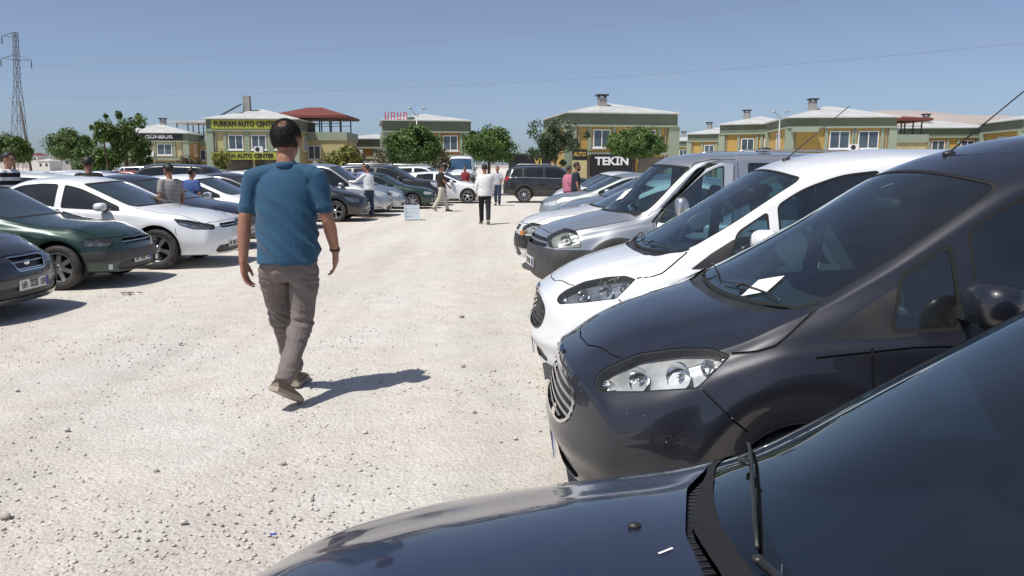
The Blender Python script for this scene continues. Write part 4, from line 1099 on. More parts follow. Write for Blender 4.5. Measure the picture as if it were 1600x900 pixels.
COURIER = dict(glass=CLEAR, glass_f=CLEAR, L=4.16, W=1.76, Rw=.285, wheels=(1.0, 3.44), arch=.025, lip=.012, lip_off=.002, cowl=(.80, 1.00), mirz=1.42,
    zt=[(0, .70), (.04, .735), (.13, .80), (.3, .875), (.55, .94), (.84, .995), (1.74, 1.575), (1.93, 1.655), (2.2, 1.71), (2.6, 1.74), (3.3, 1.735), (3.9, 1.69), (4.12, 1.62), (4.16, 1.58)],
    zr=[(0, .66), (.13, .745), (.3, .815), (.5, .865), (.7, .91), (1.05, 1.035), (1.35, 1.20), (1.83, 1.51), (2.1, 1.605), (2.5, 1.65), (3.4, 1.645), (4.0, 1.60), (4.16, 1.52)],
    yr=[(0, .56), (.2, .69), (.5, .75), (.8, .765), (1.05, .75), (1.83, .645), (2.2, .625), (3.4, .615), (4.16, .58)],
    zsh=[(0, .58), (.2, .66), (.5, .77), (.9, .865), (1.3, .90), (2.0, .93), (3, .97), (4.16, .98)],
    ysh=[(0, .70), (.2, .79), (.5, .84), (.9, .862), (2.5, .868), (3.6, .855), (4.16, .79)],
    ymax=[(0, .74), (.2, .825), (.5, .862), (1, .878), (3.2, .88), (3.9, .86), (4.16, .80)],
    zmax=[(0, .46), (.4, .52), (1, .58), (4.16, .62)],
    ysill=[(0, .66), (.25, .78), (.6, .82), (3.6, .82), (4.16, .74)], zb=[(0, .19), (.5, .19), (3.6, .22), (4.16, .30)],
    prof_f=[(.15, .06), (.25, .01), (.36, 0), (.42, .015), (.55, .03), (.66, .06), (.74, .11), (.9, .2)], prof_r=[(.3, .0), (.6, -.02), (1.0, .04), (1.6, .16)],
    plan_f=(.34, 2.7), plan_r=(.10, 4), deform=d_courier,
    ws=dict(x0=1.0, x1=1.95, zlo=1.005, rise=.028, zhi=1.59, drop=.055, pil=.026, xmax=2.1, xmin=.7, seal=.009, k=.06),
    rw=dict(zlo=1.05, zhi=1.55, z=[1.0, 1.6], y=[.66, .56], xmin=3.7),
    dlo=[(1.30, 1.60, .3, 0), (1.66, 2.36, .0, 0), (2.44, 3.2, 0, 0), (3.28, 3.95, 0, -.25)], dlo_lo=.055, dlo_hi=.05, seal=.014,
    wstyle='cap', mirror=(1.62, .87, 1.10, (.085, .11, .082)),
    plate=(.035, 0, .275, .50, .115, -.06), rplate=(4.17, 0, .75),
    handles=[(2.0, .82, .875), (2.95, .84, .875)])

def courier_parts(P, dark):
    P = dict(P)
    hl = oblique(polyf([(0.297, 0.561), (0.287, 0.519), (0.317, 0.484), (0.488, 0.484), (0.722, 0.501), (0.782, 0.562), (0.855, 0.639), (0.774, 0.674), (0.648, 0.677), (0.48, 0.658), (0.343, 0.599)], .018))
    gr = front(polyf([(-.1, .675), (.30, .665), (.45, .625), (.505, .565), (.47, .48), (.38, .435), (-.1, .43)], .05), -1, .12)
    lower = front(polyf([(-.1, .30), (.42, .295), (.52, .24), (.45, .20), (-.1, .20)], .03), -1, .1)
    fog = side(polyf([(.20, .275), (.34, .315), (.52, .27), (.62, .20), (.40, .19), (.24, .20)], .03), .05, .4)
    bowl = [(.345, .70, .735, .055), (.50, .75, .775, .060), (.225, .58, .69, .030), (.61, .77, .82, .030)]
    P['patches'] = [
        dict(name='headlight', f=hl, kind='lamp', mat=LAMPW if dark else pbr('lamp_dark_bezel', (.30, .33, .40), .22, .5, .5, noise=.9, c2=(.035, .04, .055), scale=7, detail=2), bowls=bowl),
        dict(name='grille', f=gr, kind='grille', frame=.014, frame_mat=CHROME if dark else BLACKP, slat_mat=SATIN if dark else GREYP,
             slats=[(.462, .478, .12), (.503, .519, .12), (.544, .560, .12), (.585, .601, .12), (.626, .642, .12), (.664, .678, .12)]),
        dict(name='lower_grille', f=lower, off=-.02, mat=BLACKP),
        dict(name='fog_lamp_recess', f=fog, off=-.03, mat=BLACKP, sides=True)]
    P['seams'] = [
        seam([(.712, .866), (.80, .880), (.87, .903), (.955, .965), (1.05, 1.036)], .009),
        seam([(.585, .728), (.70, .618), (.76, .57)], .008), seam([(1.235, .90), (1.235, .55), (1.28, .26)], .008),
        seam([(2.02, .93), (2.03, .5), (2.0, .26)], .008), seam([(3.02, .95), (3.03, .66), (2.98, .5)], .008),
        top(linef([(.175, 0), (.19, .2), (.235, .32), (.285, .46), (.31, .51)], .007), .15),
        side(linef([(1.02, .865), (1.4, .905), (4.0, .975)], .010), .3, .6)]
    # black sail panel ahead of the front door glass
    P['bands'] = [dict(name='sail_panel', mat=BLACKP, off=.001, f=side(polyf([(1.06, .930), (1.25, .932), (1.42, .945), (1.42, 1.12), (1.36, 1.125), (1.20, 1.03)], .012), .2, .5)),
        dict(name='sill_cladding', mat=BLACKP, off=.004, f=side(lambda x, z: np.minimum(np.minimum(.30 - z, x - 1.25), 2.95 - x), .1, .5)),
        dict(name='cowl_panel', mat=BLACKP, off=-.012, f=top(polyf([(.775, -.1), (.78, .2), (.81, .45), (.90, .62), (1.02, .725), (1.08, .735), (1.02, .6), (.92, .3), (.885, -.1)], .02), .2))]
    return P

# ---- boxy white-van era tall van with black bumper
def d_connect(V):
    V = flare(V, .92, .33, .42, .03, .06, .5); V = flare(V, 3.58, .33, .42, .03, .06, .5)
    return V
CONNECT = dict(L=4.28, W=1.79, Rw=.315, wheels=(.90, 3.56), arch=.06, lip=.075, lip_off=.022, lip_mat=GREYP, cowl=(1.02, 1.05), mirz=1.50, sig_r=.05,
    zt=[(0, .79), (.03, .825), (.1, .865), (.3, .925), (.7, 1.005), (1.02, 1.065), (1.62, 1.63), (1.80, 1.735), (2.1, 1.785), (2.6, 1.80), (3.9, 1.79), (4.2, 1.76), (4.28, 1.70)],
    zr=[(0, .755), (.1, .815), (.3, .865), (.7, .915), (1.15, .985), (1.35, 1.09), (1.86, 1.60), (2.05, 1.70), (2.5, 1.735), (4.0, 1.725), (4.28, 1.65)],
    yr=[(0, .64), (.15, .73), (.5, .765), (1.1, .785), (1.35, .77), (1.86, .69), (2.2, .68), (4.0, .675), (4.28, .64)],
    zsh=[(0, .66), (.3, .74), (.8, .82), (1.2, .89), (1.5, .90), (4.28, .93)], ysh=[(0, .74), (.3, .835), (.8, .87), (2, .875), (4, .865), (4.28, .83)],
    ymax=[(0, .78), (.2, .85), (.6, .885), (1, .893), (3.8, .89), (4.28, .84)], zmax=[(0, .5), (.5, .56), (4.28, .62)],
    ysill=[(0, .70), (.3, .80), (.7, .83), (3.8, .83), (4.28, .78)], zb=[(0, .24), (.5, .23), (3.8, .25), (4.28, .32)],
    prof_f=[(.2, .05), (.3, .0), (.55, -.02), (.62, .01), (.74, .04), (.82, .09), (.9, .16)], prof_r=[(.3, 0), (.7, .0), (1.1, .03), (1.7, .10)], plan_f=(.19, 2.6), plan_r=(.06, 4), deform=d_connect,
    ws=dict(x0=1.1, x1=2.0, zlo=1.05, rise=.0, zhi=1.645, drop=.03, pil=.035, xmax=2.0, xmin=.85, seal=.02, k=.05),
    rw=dict(zlo=1.1, zhi=1.6, z=[1.0, 1.7], y=[.66, .6], xmin=3.9), dlo=[(1.36, 2.12, .35, -.02), (2.55, 3.25, 0, 0), (3.42, 4.05, 0, -.1)], dlo_lo=.05, dlo_hi=.075,
    wstyle='steel', mirror=(1.62, .90, 1.13, (.075, .085, .125)), mirror_mat=SATIN, plate=(-.03, 0, .42, .50, .115, 0), rplate=(4.29, .2, .8),
    patches=[dict(name='headlight', kind='lamp', mat=LAMPF, f=side(polyf([(.09, .655), (.09, .76), (.20, .845), (.34, .875), (.42, .85), (.45, .665), (.25, .65)], .03), .05, .5), bowls=[(.28, .77, .76, .07)]),
        dict(name='grille', kind='grille', f=front(polyf([(-.1, .765), (.46, .755), (.56, .735), (.58, .66), (.52, .638), (-.1, .638)], .02), -1, .2), slats=[(.690, .712, .0)], slat_mat=SATIN, frame=0)],
    bands=[dict(name='front_bumper', mat=GREYP, off=.012, f=lambda V, N: np.minimum(.635 - V[:, 2], .62 - V[:, 0])),
           dict(name='rear_bumper', mat=GREYP, off=.012, f=lambda V, N: np.minimum(.60 - V[:, 2], V[:, 0] - 4.0)),
           dict(name='side_moulding', mat=GREYP, off=.010, f=side(lambda x, z: np.minimum(np.minimum(z - .46, .56 - z), np.minimum(x - 1.4, 3.05 - x)), .2, .6)),
           dict(name='sail_panel', mat=BLACKP, off=.001, f=side(polyf([(1.30, .955), (1.72, .955), (1.72, 1.02), (1.62, 1.30), (1.45, 1.12)], .01), .2, .5)),
           dict(name='cowl_panel', mat=BLACKP, off=-.008, f=top(polyf([(.985, -.1), (1.0, .4), (1.13, .74), (1.22, .74), (1.09, .4), (1.06, -.1)], .02), .2))],
    seams=[seam([(1.33, .96), (1.31, .6), (1.36, .28)]), seam([(2.22, .30), (2.22, 1.62)]), seam([(2.42, .30), (2.42, 1.66)]), seam([(3.32, .6), (3.32, 1.66)]),
           side(linef([(2.3, .70), (4.1, .70)], .02), .3, .6), top(linef([(.13, 0), (.14, .4), (.2, .64), (.55, .735), (1.05, .765)], .009), .2),
           seam([(1.28, 1.03), (1.50, 1.24), (1.90, 1.655), (2.1, 1.70), (2.22, 1.70)], .008, .05)],
    handles=[(2.10, .84, .885), (2.62, .84, .885)], handle_mat=BLACKP)

# ---- the dark saloon in the foreground
def d_near(V):
    V = flare(V, .88, .31, .37, .012, .05, .5)
    x, y, z = V[:, 0], np.abs(V[:, 1]), V[:, 2]
    bon = (x > .1) & (x < 1.25) & (z > .6)
    ln = .40 + .12 * np.clip(x / 1.2, 0, 1)
    V[:, 2] += np.where(bon, .014 * np.clip((ln + .05 - y) / .10, 0, 1) * np.clip((x - .1) / .2, 0, 1) * np.clip((1.25 - x) / .2, 0, 1), 0)
    return V
NEAR = dict(L=4.4, W=1.72, Rw=.30, wheels=(.88, 3.5), arch=.05, lip=.012, lip_off=.002, cowl=(1.20, .985), mirz=1.22, sig=.06,
    zt=[(0, .66), (.03, .705), (.1, .755), (.25, .812), (.5, .870), (.85, .928), (1.20, .980), (1.93, 1.40), (2.12, 1.46), (2.5, 1.50), (3.0, 1.48), (3.3, 1.40), (3.75, 1.05), (4.2, .98), (4.36, .92), (4.4, .85)],
    zr=[(0, .645), (.1, .722), (.22, .762), (.49, .788), (.9, .818), (1.36, .872), (1.55, .99), (2.05, 1.345), (2.3, 1.425), (2.6, 1.445), (3.1, 1.42), (3.4, 1.28), (3.7, 1.0), (4.2, .93), (4.4, .82)],
    yr=[(0, .48), (.1, .575), (.22, .645), (.49, .725), (.9, .775), (1.36, .79), (1.6, .765), (2.1, .64), (2.5, .58), (3.1, .57), (3.5, .60), (3.8, .66), (4.4, .60)],
    zsh=[(0, .52), (.22, .65), (.6, .73), (1.3, .80), (1.6, .84), (3.3, .90), (4.4, .80)], ysh=[(0, .60), (.22, .72), (.5, .79), (.9, .825), (1.3, .84), (3.4, .84), (4.1, .80), (4.4, .72)],
    ymax=[(0, .64), (.22, .75), (.5, .82), (1, .853), (3.4, .86), (4.1, .82), (4.4, .74)], zmax=[(0, .42), (1, .52), (4.4, .55)],
    ysill=[(0, .58), (.3, .74), (.7, .79), (3.6, .79), (4.4, .68)], zb=[(0, .20), (3.8, .20), (4.4, .30)],
    prof_f=[(.15, .04), (.3, 0), (.45, 0), (.52, .03), (.62, .06)], prof_r=[(.3, .06), (.5, 0), (.9, .04)], plan_f=(.27, 2.4), plan_r=(.14, 3), deform=d_near,
    ws=dict(x0=1.4, x1=2.15, zlo=.978, rise=-.06, zhi=1.405, drop=.03, pil=.012, xmax=2.3, xmin=1.1, seal=.006, k=.04),
    rw=dict(zlo=1.05, zhi=1.32, z=[1.0, 1.35], y=[.60, .50], xmin=3.2), dlo=[(1.55, 2.45, .3, 0), (2.53, 3.35, 0, -.35)], dlo_lo=.055, dlo_hi=.05,
    wstyle='cap', plate=(-.02, 0, .40),
    patches=[dict(name='headlight', kind='lamp', f=side(polyf([(.16, .57), (.17, .64), (.42, .695), (.46, .64), (.4, .57)], .03), .03, .3)),
        dict(name='grille', kind='grille', f=front(polyf([(-.1, .62), (.36, .615), (.40, .56), (.36, .53), (-.1, .53)], .02), -1, .05), slats=[(.565, .58, 0)], frame=.01)],
    bands=[dict(name='cowl_panel', mat=RIBBED, off=-.016, f=top(polyf([(1.095, -.1), (1.10, .2), (1.16, .45), (1.285, .68), (1.40, .80), (1.47, .80), (1.40, .66), (1.30, .4), (1.262, .15), (1.255, -.1)], .03), .2))],
    seams=[top(linef([(.10, 0), (.115, .3), (.20, .54), (.33, .655), (.6, .735), (.95, .775), (1.32, .79)], .010), .1), seam([(1.52, .84), (1.52, .5), (1.56, .22)]), seam([(2.49, .86), (2.5, .22)])],
    handles=[(2.3, .74, .855), (3.2, .76, .85)])

# ---- generic saloon / hatch / estate / suv shapes built from a handful of numbers
def generic(L=4.5, W=1.78, H=1.46, nose=.72, hoodz=.93, sc=1.15, sf=1.95, sr=3.1, tail='sedan', deck=1.02, sd=3.85, Rw=.32, wb=(.90, 3.55), belt=(.84, .93), wstyle='five', plan=.30, lamp='slim', roofy=.60, sill=.2, grille='slim', chrome=False, glass=None, clad=None, rails=False, prof=None, bumper=None, detail=False):
    h = W / 2; cz = hoodz + .06
    zt = [(0, nose - .06), (.03, nose), (.12, nose + (hoodz - nose) * .30), (.4, nose + (hoodz - nose) * .68), (sc * .8, hoodz + .01), (sc, cz), (sf, H - .07), (sf + .25, H - .02), (sf + .6, H), (sr, H - .04)]
    zr_ = [(0, nose - .09), (.12, nose - .02), (.4, nose + (hoodz - nose) * .45), (sc * .8, hoodz - .06), (sc + .22, cz - .02), (sf + .18, H - .15), (sf + .45, H - .085), (sf + .8, H - .07), (sr, H - .10)]
    if tail == 'sedan':
        zt += [(sr + .25, H - .12), (sd, deck + .02), (L - .35, deck + .01), (L - .04, deck - .06), (L, deck - .13)]
        zr_ += [(sr + .3, H - .22), (sd, deck - .05), (L - .3, deck - .05), (L, deck - .17)]
        yrr = [(sr + .3, roofy), (sd, h - .20), (L - .3, h - .22), (L, h - .28)]
        rw = dict(zlo=deck + .06, zhi=H - .10, z=[deck, H - .05], y=[h - .22, roofy - .09], xmin=sr - .1)
    else:
        zt += [(L - .25, H - .10), (L - .05, H - .18), (L, H - .26)]
        zr_ += [(L - .3, H - .15), (L, H - .30)]
        yrr = [(L - .4, roofy), (L, roofy - .07)]
        rw = dict(zlo=belt[1] + .10, zhi=H - .17, z=[belt[1], H - .1], y=[h - .22, roofy - .11], xmin=L - .9)
    yr_ = [(0, h - .40), (.12, h - .26), (.4, h - .15), (sc, h - .115), (sc + .25, h - .13), (sf + .2, roofy + .03), (sf + .6, roofy), (sr, roofy)] + yrr
    zs = [(0, nose - .14), (.3, nose - .04), (.8, belt[0] - .06), (sc + .25, belt[0]), (sr, belt[1]), (L - .2, belt[1]), (L, belt[1] - .06)]
    pf = prof or [(.15, .05), (.28, 0), (.45, -.01), (nose - .1, .03), (nose, .09)]
    pr_ = [(.25, .06), (.45, 0), (.6, 0), (.95, .05), (1.1, .12)] if tail == 'sedan' else [(.25, .05), (.45, 0), (.7, .0), (1.0, .05), (H - .1, .24)]
    z0 = nose - .055
    lampp = {'slim': [(.10, z0 - .09), (.12, z0 - .02), (.45, z0 + .075), (.66, z0 + .10), (.55, z0 - .01), (.35, z0 - .075)],
             'tall': [(.09, z0 - .13), (.11, z0 - .01), (.36, z0 + .085), (.60, z0 + .12), (.57, z0 + .02), (.40, z0 - .10)],
             'old': [(.12, z0 - .09), (.13, z0 - .005), (.40, z0 + .045), (.43, z0 - .04), (.38, z0 - .085)],
             'round': [(.10, z0 - .12), (.12, z0 - .02), (.26, z0 + .05), (.42, z0 + .03), (.44, z0 - .07), (.3, z0 - .13)]}[lamp]
    gr = {'slim': [(-.1, z0 + .0), (.36, z0 + .0), (.42, z0 - .04), (.36, z0 - .075), (-.1, z0 - .075)],
          'big': [(-.1, z0 + .02), (.32, z0 + .02), (.40, z0 - .08), (.30, z0 - .22), (-.1, z0 - .22)],
          'trap': [(-.1, z0 + .02), (.30, z0 + .02), (.22, z0 - .14), (-.1, z0 - .14)]}[grille]
    P = dict(L=L, W=W, Rw=Rw, wheels=wb, arch=.045, lip=.014 if not clad else .06, lip_off=.004 if not clad else .015, cowl=(sc, cz), mirz=H - .2,
        zt=zt, zr=zr_, yr=yr_, zsh=zs, ysh=[(0, h - .20), (.25, h - .09), (.7, h - .035), (1.3, h - .022), (L - .9, h - .022), (L - .3, h - .07), (L, h - .13)],
        ymax=[(0, h - .15), (.25, h - .06), (.7, h - .015), (1.2, h - .003), (L - .9, h), (L - .3, h - .04), (L, h - .10)], zmax=[(0, .42), (.8, .55), (L, .60)],
        ysill=[(0, h - .22), (.3, h - .12), (.8, h - .065), (L - .8, h - .065), (L, h - .18)], zb=[(0, sill), (L - .8, sill), (L, sill + .12)],
        prof_f=pf, prof_r=pr_, plan_f=(plan, 2.6), plan_r=(.13, 3),
        ws=dict(x0=sc + .2, x1=sf + .3, zlo=cz - .008, rise=-.02, zhi=H - .085, drop=.04, pil=.03, xmax=sf + .35, xmin=sc - .15, seal=.018, k=.05), rw=rw,
        wstyle=wstyle, mirror=(sc + .55, h - .02, belt[0] + .13, (.085, .10, .068)), plate=(.0, 0, .36), rplate=(L + .008, 0, .74 if tail == 'sedan' else .80),
        deform=lambda V: flare(flare(V, wb[0], Rw, Rw + .09, .014, .06, h - .3), wb[1], Rw, Rw + .09, .014, .06, h - .3))
    mid = (sc + .42 + sr) / 2 + .12
    if tail == 'sedan': P['dlo'] = [(sc + .30, mid - .05, .25, 0), (mid + .05, sr + .42, 0, -.75)]
    elif tail == 'hatch': P['dlo'] = [(sc + .30, mid - .05, .25, 0), (mid + .05, sr + .28, 0, -.45)]
    else: P['dlo'] = [(sc + .30, mid - .05, .25, 0), (mid + .05, mid + .92, 0, 0), (mid + 1.0, L - .32, 0, -.5)]
    if glass: P['glass'] = glass
    P['patches'] = [dict(name='headlight', kind='lamp', f=side(polyf(lampp, .03), .02, h - .50), mat=LAMPF if lamp == 'old' else LAMPW, detail=detail, bowls=[(.26, 0, z0 - .035, .050), (.40, 0, z0 + .0, .046)]),
        dict(name='grille', kind='grille', f=front(polyf(gr, .02), -1, .05), slats=[(z0 - .045, z0 - .03, 0), (z0 - .12, z0 - .105, 0)], frame=.012 if grille != 'slim' else .0, slat_mat=CHROME if chrome else SATIN),
        dict(name='lower_grille', f=front(polyf([(-.1, .36), (.50, .35), (.58, .27), (.50, .23), (-.1, .23)], .02), -1, .05), mat=BLACKP, off=-.015),
        dict(name='tail_lamp', kind='lamp', mat=LAMPR, f=side(polyf([(L - .42, belt[1] - .10), (L - .40, belt[1] - .02), (L + .1, belt[1] - .01), (L + .1, belt[1] - .18), (L - .2, belt[1] - .19)] if tail == 'sedan' else
            [(L - .34, belt[1] - .02), (L - .22, belt[1] + .10), (L + .1, belt[1] + .10), (L + .1, belt[1] - .14), (L - .15, belt[1] - .14)], .03), .0, h - .52))]
    dx = sc + .30
    P['seams'] = [seam([(dx, belt[0] + .02), (dx - .03, .55), (dx + .06, sill + .05)]), seam([(mid, belt[0] + .05), (mid + .01, sill + .05)]), seam([(mid + .95, belt[1]), (mid + .92, .68), (mid + .78, .55)]),
        top(linef([(.10, 0), (.13, .35), (.24, h - .27), (.6, h - .17), (sc + .1, h - .135)], .010), .1), seam([(.62, nose - .1), (.60, .55)], .008)]
    P['bands'] = []
    if bumper: P['bands'].append(dict(name='front_bumper', mat=bumper, off=.012, f=lambda V, N: np.minimum(np.minimum(nose - .20 - V[:, 2], V[:, 2] - .36), .55 - V[:, 0])))
    if clad:
        P['bands'].append(dict(name='sill_cladding', mat=clad, off=.006, f=side(lambda x, z: np.minimum(sill + .16 - z, np.minimum(x - wb[0] - .3, wb[1] - .3 - x)), -.2, .4)))
        P['lip_mat'] = clad
    P['handles'] = [(mid - .17, belt[0] + .0, h - .012), (mid + .80, belt[1] - .05, h - .012)]
    return P

# ---------------------------------------------------------------- paints
WHITE = paint('paint_white', (.80, .81, .82), 0, .3, dust=.05)
WHITE2 = paint('paint_white_dusty', (.74, .74, .72), 0, .3, dust=.14)
SILVER = paint('paint_silver', (.52, .54, .56), .75, .34, dust=.10)
SILVERB = paint('paint_silver_blue', (.42, .46, .52), .75, .34, dust=.10)
SILVERG = paint('paint_silver_green', (.44, .49, .48), .7, .34, dust=.10)
GREYD = paint('paint_anthracite', (.008, .0095, .018), .18, .40, coat=1.0, dust=.016, cr=.025)
NAVY = paint('paint_dark_blue', (.012, .022, .050), .4, .34, dust=.07)
BLACK = paint('paint_black', (.008, .008, .009), .2, .3, dust=.05)
GREEN = paint('paint_dark_green', (.005, .034, .025), .3, .34, dust=.045)
DKBLUE = paint('paint_night_blue', (.010, .013, .028), .4, .34, dust=.08)
NEARP = paint('paint_slate_blue', (.011, .022, .056), .40, .40, dust=.04, cr=.05)
BEIGE = paint('paint_beige', (.50, .45, .36), .3, .34, dust=.12)
REDP = paint('paint_red', (.30, .02, .02), .1, .3, dust=.1)
# ================================================================ people

def rings(mb, R_, n=20):
    """closed loft through elliptical rings (cx, cy, cz, rx, ry[, tilt_y])"""
    V = []; F = []; m = len(R_)
    for r in R_:
        for k in range(n):
            a = 2 * math.pi * k / n; V.append((r[0] + r[3] * math.cos(a), r[1] + r[4] * math.sin(a), r[2] + (r[5] * math.sin(a) if len(r) > 5 else 0)))
    for i in range(m - 1):
        for k in range(n): F.append((i * n + k, i * n + (k + 1) % n, (i + 1) * n + (k + 1) % n, (i + 1) * n + k))
    F.append(tuple(range(n - 1, -1, -1))); F.append(tuple((m - 1) * n + k for k in range(n)))
    mb.add(V, F)

def limb(mb, pts, rad, n=14, sub=3):
    """tube through joints with rounded ends and smooth taper"""
    P = [Vector(p) for p in pts]; Q = []; r = []
    for i in range(len(P) - 1):
        for t in range(sub):
            u = t / sub; Q.append(P[i].lerp(P[i + 1], u)); r.append(rad[i] * (1 - u) + rad[i + 1] * u)
    Q.append(P[-1]); r.append(rad[-1])
    d0 = (Q[0] - Q[1]).normalized(); d1 = (Q[-1] - Q[-2]).normalized()
    Q = [Q[0] + d0 * r[0] * .8, Q[0] + d0 * r[0] * .5] + Q + [Q[-1] + d1 * r[-1] * .5, Q[-1] + d1 * r[-1] * .8]
    r = [r[0] * .35, r[0] * .8] + r + [r[-1] * .8, r[-1] * .35]
    mb.tube(Q, r, n)

def remeshed(name, mb, mat, parent, vox, smooth_it=4, disp=None):
    """union of closed solids as one continuous skin"""
    me = bpy.data.meshes.new('tmp'); me.from_pydata([tuple(v) for v in mb.V], [], mb.F); me.update()
    o = bpy.data.objects.new('tmp', me); col.objects.link(o)
    m = o.modifiers.new('r', 'REMESH'); m.mode = 'VOXEL'; m.voxel_size = vox
    if smooth_it:
        s = o.modifiers.new('s', 'SMOOTH'); s.factor = .5; s.iterations = smooth_it
    dg = bpy.context.evaluated_depsgraph_get(); dg.update()
    res = bpy.data.meshes.new_from_object(o.evaluated_get(dg))
    bpy.data.objects.remove(o); bpy.data.meshes.remove(me)
    if disp:
        n = len(res.vertices); co = np.empty(n * 3); no = np.empty(n * 3)
        res.vertices.foreach_get('co', co); res.vertices.foreach_get('normal', no)
        co = co.reshape(-1, 3); no = no.reshape(-1, 3)
        d = np.array([disp(co[i], no[i]) for i in range(n)])
        co = co + no * d[:, None]; res.vertices.foreach_set('co', co.ravel()); res.update()
    res.polygons.foreach_set('use_smooth', [True] * len(res.polygons))
    res.materials.clear(); res.materials.append(mat)
    r = bpy.data.objects.new(name, res); col.objects.link(r); r.name = name
    if parent: r.parent = parent
    return r

SKIN = pbr('skin_tanned', (.36, .17, .11), .5, noise=.5, c2=(.28, .12, .08), scale=14)
HAIR = pbr('hair_dark', (.014, .011, .009), .55, bump=(220, .5, .004))
HAIRG = pbr('hair_greying', (.024, .019, .017), .6, bump=(220, .5, .004))
SHOE = pbr('shoe_khaki', (.20, .165, .12), .8, noise=.5, scale=30)
SOLE = pbr('shoe_sole', (.34, .29, .23), .8)
SHOED = pbr('shoe_dark', (.03, .028, .026), .6)
WATCH = pbr('watch_strap', (.015, .013, .012), .5)

def hand(mb, w, d, sgn, fwd, curl=.35, sc=1.0):
    """wrist point w, pointing direction d; fwd = direction of the thumb side; palm faces inwards"""
    w = Vector(w); d = Vector(d).normalized(); fwd = Vector(fwd); fwd = (fwd - d * fwd.dot(d)).normalized(); inn = d.cross(fwd).normalized()
    if inn.x * sgn > 0: inn = -inn
    P = lambda a, b, c: tuple(w + (d * a + fwd * b + inn * c) * sc)
    for b in (-.026, -.009, .009, .026): limb(mb, [P(-.01, b * .7, 0), P(.05, b, 0), P(.088, b * 1.08, 0)], [.017 * sc, .016 * sc, .0125 * sc], 10, 2)
    for b, l in ((-.034, .066), (-.0115, .082), (.0115, .088), (.034, .078)):
        c1, c2 = curl * .35, curl
        limb(mb, [P(.082, b * .92, 0), P(.082 + l * .45, b * 1.02, l * .12), P(.082 + l * .78, b * 1.06, l * .12 + l * c1), P(.082 + l * .98, b * 1.06, l * .12 + l * c2)], [.0095 * sc, .0088 * sc, .008 * sc, .007 * sc], 9, 2)
    limb(mb, [P(.015, .022, .006), P(.05, .047, .016), P(.082, .058, .024), P(.104, .060, .030)], [.016 * sc, .0125 * sc, .0105 * sc, .008 * sc], 9, 2)

def head(mb, c, s=1.0, fwd=(0, 1, 0)):
    c = Vector(c); f = Vector(fwd).normalized(); r = f.cross(Vector((0, 0, 1))).normalized(); up = Vector((0, 0, 1))
    P = lambda x, y, z: tuple(c + (r * x + f * y + up * z) * s)
    ang = math.atan2(f.y, f.x) - math.pi / 2
    mb.ell(P(0, -.008, .022), (.080 * s, .098 * s, .100 * s), 22, 16, rot=(0, 0, ang))
    mb.ell(P(0, .022, -.045), (.064 * s, .078 * s, .082 * s), 20, 14, rot=(0, 0, ang))
    mb.ell(P(0, .072, -.088), (.032 * s, .026 * s, .026 * s), 12, 8, rot=(0, 0, ang))
    limb(mb, [P(0, .092, .012), P(0, .112, -.030)], [.010 * s, .016 * s], 8, 2)
    mb.ell(P(0, .098, -.062), (.026 * s, .010 * s, .010 * s), 10, 6, rot=(0, 0, ang))
    mb.ell(P(0, .086, .030), (.052 * s, .016 * s, .012 * s), 10, 6, rot=(0, 0, ang))
    for k in (-1, 1):
        mb.ell(P(k * .082, -.004, -.010), (.012 * s, .022 * s, .034 * s), 10, 8, rot=(0, 0, ang))

def eyes(parent, c, s, fwd):
    c = Vector(c); f = Vector(fwd).normalized(); r = f.cross(Vector((0, 0, 1))).normalized()
    for k in (-1, 1):
        p = c + (r * k * .030 + f * .084 + Vector((0, 0, .008))) * s
        MB().ell(tuple(p), (.013 * s,) * 3, 8, 6).build('eye', HAIR, parent, True)

